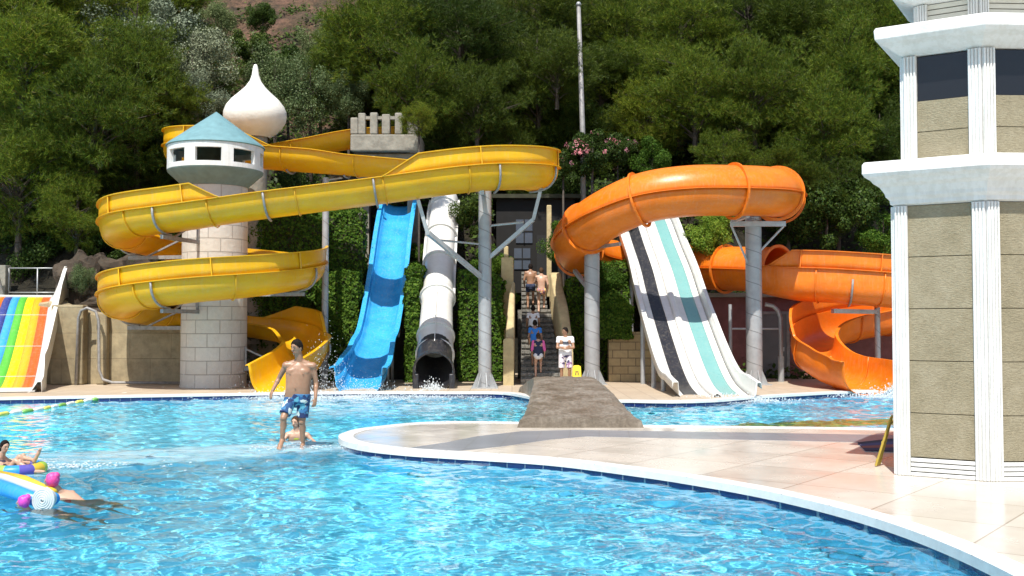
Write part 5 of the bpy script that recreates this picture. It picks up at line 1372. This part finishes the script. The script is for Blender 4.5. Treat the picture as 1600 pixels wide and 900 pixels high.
# the man walking on the submerged ledge
D = 16.9
J = dict(head=Q(464,543,D-.06), neck=Q(468,563,D), shL=Q(447,571,D-.02), shR=Q(489,572,D+.02), elL=Q(436,591,D+.06), wrL=Q(426,610,D-.04), haL=Q(421,624,D-.08), palmL=(.6,.6,0),
 elR=Q(494,598,D+.08), wrR=Q(493,622,D-.02), haR=Q(490,641,D-.06), palmR=(-.5,.7,0), hipL=Q(455,621,D), hipR=Q(475,622,D+.02), knL=Q(443,653,D-.22), anL=Q(441,687,D-.15), toeL=Q(436,701,D-.30),
 knR=Q(472,659,D+.02), anR=Q(473,695,D+.12), toeR=Q(471,702,D-.06), fw=(-.12,-1,.02))
t, J_, B = person('shirtless man in blue leaf print shorts walking through shallow water', J, (-.55,-.78,-.22), M['skin'], M['hair'], 1.02, .009, .035)
shorts(t, J_, B, M['c_man'], .82, 1.25)
c = B['hm'] + B['sp'].normalized()*.165 + B['fw']*.162
mb = MB(); mb.tube([c, c - Vector((0,0,.012))], .009, 8); mb.build('navel', M['skin_d'], t, smooth=True)
for q in (-1, 1):
    c = B['mid'] - B['sp']*.125 + B['r']*q*.105 + B['fw']*.135; mb = MB(); mb.tube([c, c + B['fw']*.004], .011, 10); mb.build('chest_mark', M['skin_d'], t, smooth=True)
# girl swimming behind him
D = 18.2
J = dict(head=Q(462,660,D), neck=Q(463,672,D+.02), shL=Q(450,679,D), shR=Q(480,680,D+.03), elL=Q(441,690,D-.1), wrL=Q(446,694,D-.35), haL=Q(450,695,D-.5), elR=Q(488,688,D), wrR=Q(492,690,D-.25), haR=Q(492,692,D-.4),
 hipL=Q(454,712,D+.15), hipR=Q(475,712,D+.15), knL=Q(452,742,D-.1), anL=Q(452,768,D+.2), toeL=Q(452,776,D+.05), knR=Q(478,742,D-.1), anR=Q(478,768,D+.2), toeR=Q(478,776,D+.05), fw=(0,-1,.1))
t, J_, B = person('child in yellow-green swim top up to the chest in water behind the man', J, (-.3,-.9,-.1), M['skin_l'], M['hair_b'], .82, .010, 0, True, .6)
M['c_lime'] = plain('lime_swim_top', (.45,.50,.06), .7); V = Vol(); V.ell(B['mid']-B['sp']*.10, (B['w']*.92,.10,.11), (B['r'],B['fw'],B['sp'])); V.done('swim_top', M['c_lime'], t, .009, 2)

# standing young man with folded arms by the stairs
D = 31.9; S = 51.4
def rel(cx, D, z0, pts):     # joints given in metres from the feet: x right, y away, z up
    x0 = (cx-800)/F*D; return {k: (Vector(v) if k in ('fw','palmL','palmR') else Vector((x0+v[0], D+v[1], z0+v[2]))) for k, v in pts.items()}
J = rel(883, D, DZ, dict(head=(0,-.03,1.66), neck=(0,0,1.50), shL=(-.20,0,1.44), shR=(.20,0,1.44), elL=(-.25,-.12,1.17), wrL=(.02,-.24,1.18), haL=(.12,-.22,1.22), palmL=(0,1,0), elR=(.25,-.12,1.17), wrR=(-.02,-.27,1.13), haR=(-.12,-.22,1.16), palmR=(0,1,0),
 hipL=(-.10,0,.92), hipR=(.10,0,.92), knL=(-.11,-.02,.50), anL=(-.11,.02,.09), toeL=(-.13,-.14,.03), knR=(.13,-.05,.50), anR=(.12,.02,.09), toeR=(.16,-.14,.03), fw=(0,-1,0)))
t, J_, B = person('young man in white printed t-shirt standing with folded arms by the stairs', J, (-.75,-.6,-.15), M['skin'], M['hair'], 1.0, .012)
shirt(t, J_, B, M['c_white'], .5); shorts(t, J_, B, M['c_guy'], .88, 1.3)
mb = MB(); c = B['mid'] - B['sp']*.16 + B['fw']*.135
for k, (a, b, z) in enumerate(((-.09,.09,.06),(-.07,.10,.02))): mb.box((c.x+a, c.y-.008, c.z+z-.012), (c.x+b, c.y+.01, c.z+z+.014))
mb.build('shirt_print', M['c_print'], t)

def climber(cx, D, z0, s, fz, label, skin, hairm, lean=.06, female=False, hl=0, arms=0):
    P = dict(head=(0,lean+.03,1.62), neck=(0,lean,1.47), shL=(-.18,lean,1.40), shR=(.18,lean,1.40), elL=(-.24,lean-.05,1.12), wrL=(-.23,lean+.10,.90), haL=(-.23,lean+.16,.80), palmL=(1,0,0),
      elR=(.24,lean-.05,1.12), wrR=(.24,lean+.12,.90), haR=(.23,lean+.17,.80), palmR=(-1,0,0), hipL=(-.09,0,.90), hipR=(.09,0,.90), knL=(-.10,.14,.52), anL=(-.10,-.02,.12), toeL=(-.10,.13,.05),
      knR=(.10,.24,.66), anR=(.10,.20,.28), toeR=(.10,.36,.22))
    if arms == 1: P.update(elL=(-.26,lean+.1,1.2), wrL=(-.14,lean+.22,1.15), haL=(-.08,lean+.26,1.17))
    P = {k: tuple(x*s for x in v) for k, v in P.items()}; P['shL'] = P['shL']; P['fw'] = (0,1,0); P['palmL'] = (1,.2,0); P['palmR'] = (-1,.2,0)
    P['shL'], P['shR'] = P['shR'], P['shL']; 
    for a in ('el','wr','ha','hip','kn','an','toe'): P[a+'L'], P[a+'R'] = P[a+'R'], P[a+'L']
    J = rel(cx, D, z0, P)
    return person(label, J, (fz[0], fz[1], 0), skin, hairm, s, .012, 0, female, hl)
def stz(y): return DZ + .17*(int((y-32.7)/.262)+1) if y > 32.7 else DZ
t, J_, B = climber(841, 32.85, stz(32.85), .82, (.05,1), 'child in navy rash top with pink sleeves at the bottom of the stairs', M['skin_l'], M['hair_b'], .05, True, .3)
shirt(t, J_, B, M['c_navy'], 1.15, 'swim_top', M['c_pink'], -.03); shorts(t, J_, B, M['c_white'], .16, 1.2, 'swim_bottoms', -.01)
t, J_, B = climber(836, 33.45, stz(33.45), .86, (.1,1), 'child in blue t-shirt and dark teal shorts climbing the stairs', M['skin'], M['hair'], .06)
shirt(t, J_, B, M['c_blue'], .5); shorts(t, J_, B, M['c_green'], .8, 1.25)
t, J_, B = climber(833, 34.25, stz(34.25), .84, (0,1), 'child in white t-shirt climbing the stairs ahead of the blue shirt', M['skin_d'], M['hair'], .07)
shirt(t, J_, B, M['c_white'], .5); shorts(t, J_, B, M['c_navy'], .8, 1.2)
t, J_, B = climber(846, 35.9, stz(35.9), .92, (.05,1), 'girl in striped bikini climbing near the top of the stairs', M['skin_l'], M['hair_b'], .05, True, 0, 1)
shorts(t, J_, B, M['c_bikini'], .06, 1.1, 'bikini_bottoms', -.03); V = Vol(); s_ = .92; V.ell(B['mid']-B['sp']*.13, (B['w']*.90,.112*s_,.018), (B['r'],B['fw'],B['sp'])); V.done('bikini_strap', M['c_bikini'], t, .008, 1)
t, J_, B = climber(829, 36.7, 2.5, .93, (0,1), 'shirtless person in dark shorts in shade at the stair landing', M['skin_d'], M['hair'], .05)
shorts(t, J_, B, M['c_navy'], .55, 1.15)

# ================================================================ floats and swimmers at the left
def glossy(name, c, r=.25): return fibreglass(name, c, tuple(x*.9 for x in c), .25, r)
M['f_blue'] = glossy('blue_vinyl', (.05,.38,.85)); M['f_lime'] = glossy('lime_vinyl', (.45,.75,.12)); M['f_yellow'] = glossy('yellow_vinyl', (.90,.62,.06)); M['f_purple'] = glossy('purple_vinyl', (.15,.12,.50)); M['f_white'] = glossy('white_vinyl', (.75,.78,.78)); M['capp'] = plain('pink_swim_cap', (.80,.07,.30), .4, .12, 30, 0, .6, 30); M['capm'] = plain('magenta_swim_cap', (.65,.06,.42), .4, .1, 30)
M['c_red'] = plain('red_swimsuit', (.70,.06,.04), .6)
def ringfloat(c, Rr, r, mats, label):
    t = thing('swim_ring', label, 'swim ring', c); n = 48; seg = 14; k_ = len(mats)*3
    for j in range(k_):
        mb = MB(); rows = []
        for i in range(j*n//k_, (j+1)*n//k_+1):
            a = 2*pi*i/n; e = Vector((math.cos(a), math.sin(a), 0)); p = Vector(c) + e*Rr
            rows.append([p + e*r*math.cos(2*pi*q/seg) + Vector((0,0,r*math.sin(2*pi*q/seg)*.92)) for q in range(seg)])
        mb.grid(rows, closed=True); mb.build('ring_segment', mats[j % len(mats)], t, smooth=True)
    return t
c = G(18,742,0); ringfloat((c.x-.05, c.y+.25, .05), .30, .085, [M['f_lime'],M['f_blue'],M['f_purple'],M['f_yellow']], 'lime and purple swim ring carrying the seated child')
D = c.y + .2
J = dict(head=Q(7,698,D+.1), neck=Q(3,712,D+.12), shL=Q(-12,722,D+.05), shR=Q(14,722,D+.2), elL=Q(-8,738,D-.1), wrL=Q(12,736,D-.18), haL=Q(24,730,D-.2), elR=Q(28,724,D+.18), wrR=Q(40,722,D+.08), haR=Q(48,724,D),
 hipL=Q(4,750,D), hipR=Q(10,748,D+.16), knL=Q(24,720,D-.05), anL=Q(50,736,D-.12), toeL=Q(69,737,D-.15), knR=Q(30,714,D+.2), anR=Q(54,719,D+.15), toeR=Q(63,702,D+.12), fw=(.8,-.5,.3))
t, J_, B = person('child lying back in the swim ring with bare feet raised', J, (.75,-.5,-.2), M['skin_l'], M['hair'], .68, .008, 0, True, .5)
M['c_dark'] = plain('dark_swimsuit', (.04,.03,.05), .6); V = Vol(); V.ell(B['mid'].lerp(B['hm'],.45), (.105,.085,.17), (B['r'],B['fw'],B['sp'])); V.done('swimsuit', M['c_dark'], t, .008, 2)
# blue tube float with a coiled white end
a0 = G(-60,748,.08); a1 = G(66,783,.08)
t = thing('air_mattress', 'blue inflatable float with yellow stripe and coiled white end cushion', 'float', (a1.x-.5, (a0.y+a1.y)/2, 0))
dr = (a1-a0).normalized(); sd = Vector((-dr.y, dr.x, 0))
for k, (o_, rr) in enumerate(((-.02,.085),(.15,.085))):
    mb = MB(); mb.tube([a0+sd*o_, a0.lerp(a1,.3)+sd*o_+Vector((0,0,.035)), a0.lerp(a1,.65)+sd*o_+Vector((0,0,.03)), a1-dr*.06+sd*o_], [rr,rr*1.1,rr,rr*.8], 16); mb.build('air_tube', M['f_blue'], t, smooth=True)
mb = MB(); mb.tube([a0+sd*.30+Vector((0,0,.04)), a0.lerp(a1,.5)+sd*.28+Vector((0,0,.06)), a1+sd*.26-dr*.34+Vector((0,0,.02))], [.06,.07,.05], 14); mb.build('air_tube', M['f_yellow'], t, smooth=True)
mb = MB(); mb.tube([a0+sd*.07+Vector((0,0,.10)), a0.lerp(a1,.5)+sd*.07+Vector((0,0,.12)), a1-dr*.1+sd*.07+Vector((0,0,.08))], .045, 12); mb.build('air_tube', M['f_white'], t, smooth=True)
# coiled end: spiral of thin padded rope
mb = MB(); cc_ = a1 + Vector((.02,-.03,.015)); pts = []
for k in range(110):
    a = k*.30; q = .012 + .0010*k
    pts.append(cc_ + Vector((math.cos(a)*q, -.02+.0002*k, math.sin(a)*q*1.12)))
mb.tube(pts, .013, 8); mb.build('coiled_end', M['f_white'], t, smooth=True)
mb = MB(); mb.tube([cc_+Vector((0,.0,0)), cc_+Vector((0,.12,0))], [.112,.10], 20); mb.build('end_cushion', M['f_white'], t, smooth=True, angle=R(40))
def swimmer(px, py, D, capm, suit, dx, label, s=.75, up=0):
    h = Q(px, py, D); o = Vector
    J = dict(head=h, neck=h+o((.06,.06,-.12)), shL=h+o((-.03,-.02,-.17)), shR=h+o((.16,.16,-.17)), elL=h+o((-.15,-.05,-.2)), wrL=h+o((-.25,.05,-.16)), haL=h+o((-.3,.1,-.15)), elR=h+o((.0,.3,-.2)), wrR=h+o((-.15,.3,-.15)), haR=h+o((-.2,.3,-.14)),
      hipL=h+o((.38*dx+.0,-.05,-.36)), hipR=h+o((.38*dx+.08,.1,-.36)), knL=h+o((.6*dx,-.05,-.60)), anL=h+o((.8*dx,-.05,-.85)), toeL=h+o((.92*dx,-.05,-.88)), knR=h+o((.6*dx+.05,.12,-.55)), anR=h+o((.8*dx+.05,.12,-.8)), toeR=h+o((.92*dx,.12,-.83)), fw=(0,-.3,-1))
    t, J_, B = person(label, J, (-.9*dx,-.2,.1), M['skin_l'], capm, s, .009, 0, True)
    V = Vol(); V.ell(B['mid'].lerp(B['hm'],.5), (B['w']*.85,.09*s*1.15,.24*s), (B['r'],B['fw'],B['sp'])); V.done('swimsuit', suit, t, .009, 2)
    for ch in list(t.children):
        if ch.name.startswith('hair'): ch.name = 'swim_cap'; ch.scale = (1,1,1)
    V = Vol(); V.ell(h+o((.01,0,.018)), (.098*s,.104*s,.112*s)); V.ell(h+o((.05,0,.06)), (.05*s,.06*s,.06*s)); V.done('swim_cap', capm, t, .007, 1)
D2 = G(80,790,0).y
swimmer(81,752,D2+.35,M['capp'],M['c_red'],1,'swimmer in bright pink cap and red swimsuit beside the blue float')
swimmer(36,786,D2-.25,M['capm'],M['c_dark'],1,'swimmer in small magenta cap in front of the blue float',.62)

# ================================================================ props
# float rope
P = catmull([G(-120,672,.03), G(0,648,.03), G(60,640,.03), G(120,629,.03), G(205,614.5,.08)], .05)
t = thing('float_rope', 'lane rope of green, white and yellow floats at the left of the pool', 'float rope', P[0])
mb = MB(); mb.tube(P, .012, 5); mb.build('cord', M['rope_w'], t)
k = 0; i = 0
while i < len(P)-9:
    q = P[i:i+9]; mb = MB(); mb.tube(q, [.025,.05,.055,.055,.055,.055,.055,.05,.025], 8); mb.build('float', [M['rope_w'],M['rope_g'],M['rope_w'],M['rope_y']][k % 4], t, smooth=True); i += 9; k += 1
# wet floor sign
sx, sy = (901-800)/F*31.5, 31.5
t = thing('floor_sign', 'yellow folding wet floor sign beside the standing young man', 'sign', (sx, sy, DZ))
M['signy'] = plain('yellow_plastic_sign', (.85,.60,.03), .4)
for s_ in (-1, 1):
    mb = MB(); v = []
    for (x, z) in ((-.14,0),(.14,0),(.11,.60),(.06,.63),(-.06,.63),(-.11,.60)):
        v.append(Vector((sx+x, sy + s_*(.16 - .13*z/.63) - .012, DZ+z+.012)))
    v += [p + Vector((0,.024,0)) for p in v]
    mb.add(v, [(0,1,2,3,4,5),(11,10,9,8,7,6)] + [(i,(i+1)%6+0,(i+1)%6+6,i+6) for i in range(6)]); pb = mb.build('panel', M['signy'], t, bevel=.006)
    if s_ < 0:
        mb = MB(); ty = sy - .16 - .02
        def yy(z): return sy - (.16 - .13*z/.63) - .0165
        for (x0, x1, z0, z1) in ((-.05,.05,.44,.47),(-.05,-.02,.35,.43),(.02,.05,.35,.43),(-.07,.07,.2,.22),(-.06,.06,.14,.155)):
            v = [Vector((sx+x0,yy(z0),DZ+z0)),Vector((sx+x1,yy(z0),DZ+z0)),Vector((sx+x1,yy(z1),DZ+z1)),Vector((sx+x0,yy(z1),DZ+z1))]; v += [p + Vector((0,.006,0)) for p in v]
            mb.add(v, [(0,1,2,3),(7,6,5,4),(0,4,5,1),(1,5,6,2),(2,6,7,3),(3,7,4,0)])
        mb.build('printed_marks', M['black'], t)
# yellow folded stand leaning on the pavilion
M['ystand'] = plain('yellow_painted_wood', (.50,.36,.06), .5, .2, 9)
a = G(1368,728,DZ+.01); b = W(1391,655,13.75)
t = thing('folded_stand', 'folded yellow wooden stand leaning against the white pavilion', 'stand', (a.x, a.y, DZ))
for k in range(4):
    o = Vector((.035*k, .05*k, 0)); mb = MB(); mb.bar(a+o, b+Vector((.02*k,.03*k,.015*k)), .022, .03); mb.build('rail', M['ystand'], t, bevel=.004)
for q in (.12,.5,.9):
    mb = MB(); mb.bar(a.lerp(b,q)+Vector((-.01,.0,0)), a.lerp(b,q)+Vector((.10,.15,.01)), .018, .03); mb.build('crossbar', M['ystand'], t)
# thin striped patch on the deck
mcols = [(.07,.04,.07),(.35,.08,.05),(.10,.07,.14),(.05,.035,.05)]
p0, p1, p2, p3 = G(1352,704,DZ+.008), G(1420,706,DZ+.008), G(1420,683,DZ+.008), G(1340,692,DZ+.008)
t = thing('striped_patch', 'dark red and purple striped patch lying on the deck behind the pavilion', 'mat', p0)
for k, c in enumerate(mcols):
    mb = MB(); u0, u1 = k/4, (k+1)/4; v = [p0.lerp(p3,u0), p1.lerp(p2,u0), p1.lerp(p2,u1), p0.lerp(p3,u1)]; v = [x - Vector((0,0,.006)) for x in v] + [x + Vector((0,0,.010)) for x in v]
    mb.add(v, [(3,2,1,0),(4,5,6,7),(0,1,5,4),(1,2,6,5),(2,3,7,6),(3,0,4,7)]); mb.build('stripe', plain('patch_stripe', c, .8), t)
# splashes: droplets and foam where the slides meet the water
def splashmat():
    m, n, L, p = newmat('white_foam'); p.inputs['Base Color'].default_value = (.85,.92,.95,1); setin(p, Roughness=.3, Transmission_Weight=.2)
    tr = n.new('ShaderNodeBsdfTransparent'); mx = n.new('ShaderNodeMixShader'); mx.inputs[0].default_value = .35
    L.new(p.outputs[0], mx.inputs[1]); L.new(tr.outputs[0], mx.inputs[2]); L.new(mx.outputs[0], n['Material Output'].inputs[0]); return m
M['foam'] = splashmat()
OV = np.array([(1,0,0),(0,1,0),(-1,0,0),(0,-1,0),(0,0,1),(0,0,-1)], float); OF = np.array([(0,1,4),(1,2,4),(2,3,4),(3,0,4),(1,0,5),(2,1,5),(3,2,5),(0,3,5)])
def splash(name, c, n_foam, rx, ry, n_drop, h, spread=1.0, ds=(.008,.022), hx=None):
    r = np.random.default_rng(abs(hash((round(c[0]*10), round(c[1]*10)))) % 9999)
    a = r.random(n_foam)*2*pi; q = np.abs(r.normal(size=n_foam))*.55
    P = np.stack([c[0]+np.cos(a)*q*rx, c[1]+np.sin(a)*q*ry, .012+r.random(n_foam)*.035], 1)
    k = np.array([noise.noise(Vector((p[0]*2.2, p[1]*1.6, 0))) for p in P]); keep = k > -.12; P = P[keep]
    S = np.stack([r.uniform(.01,.045,len(P)), r.uniform(.01,.035,len(P)), r.uniform(.005,.012,len(P))], 1)
    hx = hx or rx*.5
    x = r.normal(size=n_drop)*hx; y = r.normal(size=n_drop)*ry*.22; z = np.abs(r.normal(size=n_drop))*h*np.exp(-(x/hx)**2*.25)
    P2 = np.stack([c[0]+x, c[1]+y, z+.02], 1); S2 = np.repeat(r.uniform(ds[0],ds[1],size=(n_drop,1))*r.choice([.6,1,1.5],size=(n_drop,1)), 3, 1); S2[:,2] *= 1.4
    P = np.concatenate([P, P2]); S = np.concatenate([S, S2])
    V = (P[:,None,:] + OV[None]*S[:,None,:]).reshape(-1,3) - np.array([c[0],c[1],0]); Fc = (np.arange(len(P))[:,None,None]*6 + OF[None]).reshape(-1,3)
    me = mesh_from(name, V, Fc, M['foam'], 3); me.polygons.foreach_set('use_smooth', [True]*len(me.polygons)); o = bpy.data.objects.new(name, me); col.objects.link(o); o.location = (c[0],c[1],0); tag(o, kind='stuff'); return o
splash('splash', (-4.4, 28.4), 3000, 3.8, 2.0, 2200, .20, ds=(.004,.011), hx=1.3)
splash('splash', (-5.3, 29.4), 300, .8, .5, 900, .75, hx=.6, ds=(.004,.010))
splash('splash', (-6.6, 28.6), 700, 1.0, .9, 120, .12)
splash('splash', (-2.28, 30.0), 900, 1.3, 1.0, 900, .16, hx=.2, ds=(.007,.018))
splash('splash', (5.5, 27.1), 1500, 1.9, .8, 900, .08, hx=.8, ds=(.007,.018))
splash('splash', (10.6, 28.7), 1400, 1.5, .9, 1200, .16, hx=.7, ds=(.007,.018))
splash('splash', (-8.3, 30.2), 0, .1, .3, 160, .5, hx=.8, ds=(.005,.011))
splash('splash', (-3.4, 16.7), 160, .7, .4, 60, .05, ds=(.004,.009))
splash('splash', (-6.1, 14.6), 260, 2.2, .5, 20, .03, ds=(.004,.009))

def foam_sheet(c, rx, ry, fac, sx, sy, seed=0, ang=0, z=.026):
    mb = MB(); rows = []; nr, na = 14, 48
    ca, sa_ = math.cos(ang), math.sin(ang)
    V = [(0,0,0)]; F_ = []
    for i in range(1, nr+1):
        for j in range(na):
            a = 2*pi*j/na; q = i/nr*(1+.18*noise.noise(Vector((math.cos(a)*1.5, math.sin(a)*1.5, seed))))
            x = math.cos(a)*q*rx; y = math.sin(a)*q*ry; V.append((x*ca-y*sa_, x*sa_+y*ca, .012*noise.noise(Vector((x*2,y*2,seed)))))
    for j in range(na): F_.append((0, 1+j, 1+(j+1)%na))
    for i in range(nr-1):
        for j in range(na): F_.append((1+i*na+j, 1+(i+1)*na+j, 1+(i+1)*na+(j+1)%na, 1+i*na+(j+1)%na))
    me = bpy.data.meshes.new('foam'); me.from_pydata(V, [], F_); at = me.attributes.new('edge', 'FLOAT', 'POINT')
    at.data.foreach_set('value', [1.0] + [max(0, 1-(i/nr)**1.6) for i in range(1, nr+1) for j in range(na)]); me.polygons.foreach_set('use_smooth', [True]*len(F_)); me.update()
    m, n, L, p = newmat('thin_foam'); p.inputs['Base Color'].default_value = (.82,.92,.95,1); setin(p, Roughness=.4)
    t_ = n.new('ShaderNodeTexNoise'); t_.inputs['Scale'].default_value = 1; t_.inputs['Detail'].default_value = 9; t_.inputs['Roughness'].default_value = .72; t_.inputs['Distortion'].default_value = .8
    L.new(coords(n, L, (sx, sy, 1), (0,0,-ang)), t_.inputs[0])
    at_ = n.new('ShaderNodeAttribute'); at_.attribute_name = 'edge'
    r1 = n.new('ShaderNodeMapRange'); L.new(t_.outputs['Fac'], r1.inputs[0]); r1.inputs[1].default_value = .40; r1.inputs[2].default_value = .72; r1.inputs[4].default_value = fac
    mu = n.new('ShaderNodeMath'); mu.operation = 'MULTIPLY'; L.new(r1.outputs[0], mu.inputs[0]); L.new(at_.outputs['Fac'], mu.inputs[1])
    tr = n.new('ShaderNodeBsdfTransparent'); mx = n.new('ShaderNodeMixShader'); L.new(mu.outputs[0], mx.inputs[0]); L.new(tr.outputs[0], mx.inputs[1]); L.new(p.outputs[0], mx.inputs[2]); L.new(mx.outputs[0], n['Material Output'].inputs[0])
    me.materials.append(m); o = bpy.data.objects.new('foam', me); col.objects.link(o); o.location = (c[0], c[1], z); tag(o, kind='stuff')
foam_sheet((-3.6, 25.6), 4.6, 4.2, .85, 1.4, 2.2, 1)
foam_sheet((-5.2, 28.2), 2.6, 1.6, .9, 2, 3, 2)
foam_sheet((-2.2, 28.9), 1.6, 1.5, .9, 2, 3, 3)
foam_sheet((5.5, 26.6), 2.2, 1.0, .8, 2, 3, 4)
foam_sheet((10.4, 28.3), 1.9, 1.1, .9, 2, 3, 5)
foam_sheet((-5.6, 15.7), 4.4, 1.0, .55, .9, 5, 6, .28)
foam_sheet((-3.5, 16.8), 1.5, .7, .6, 2, 4, 7)
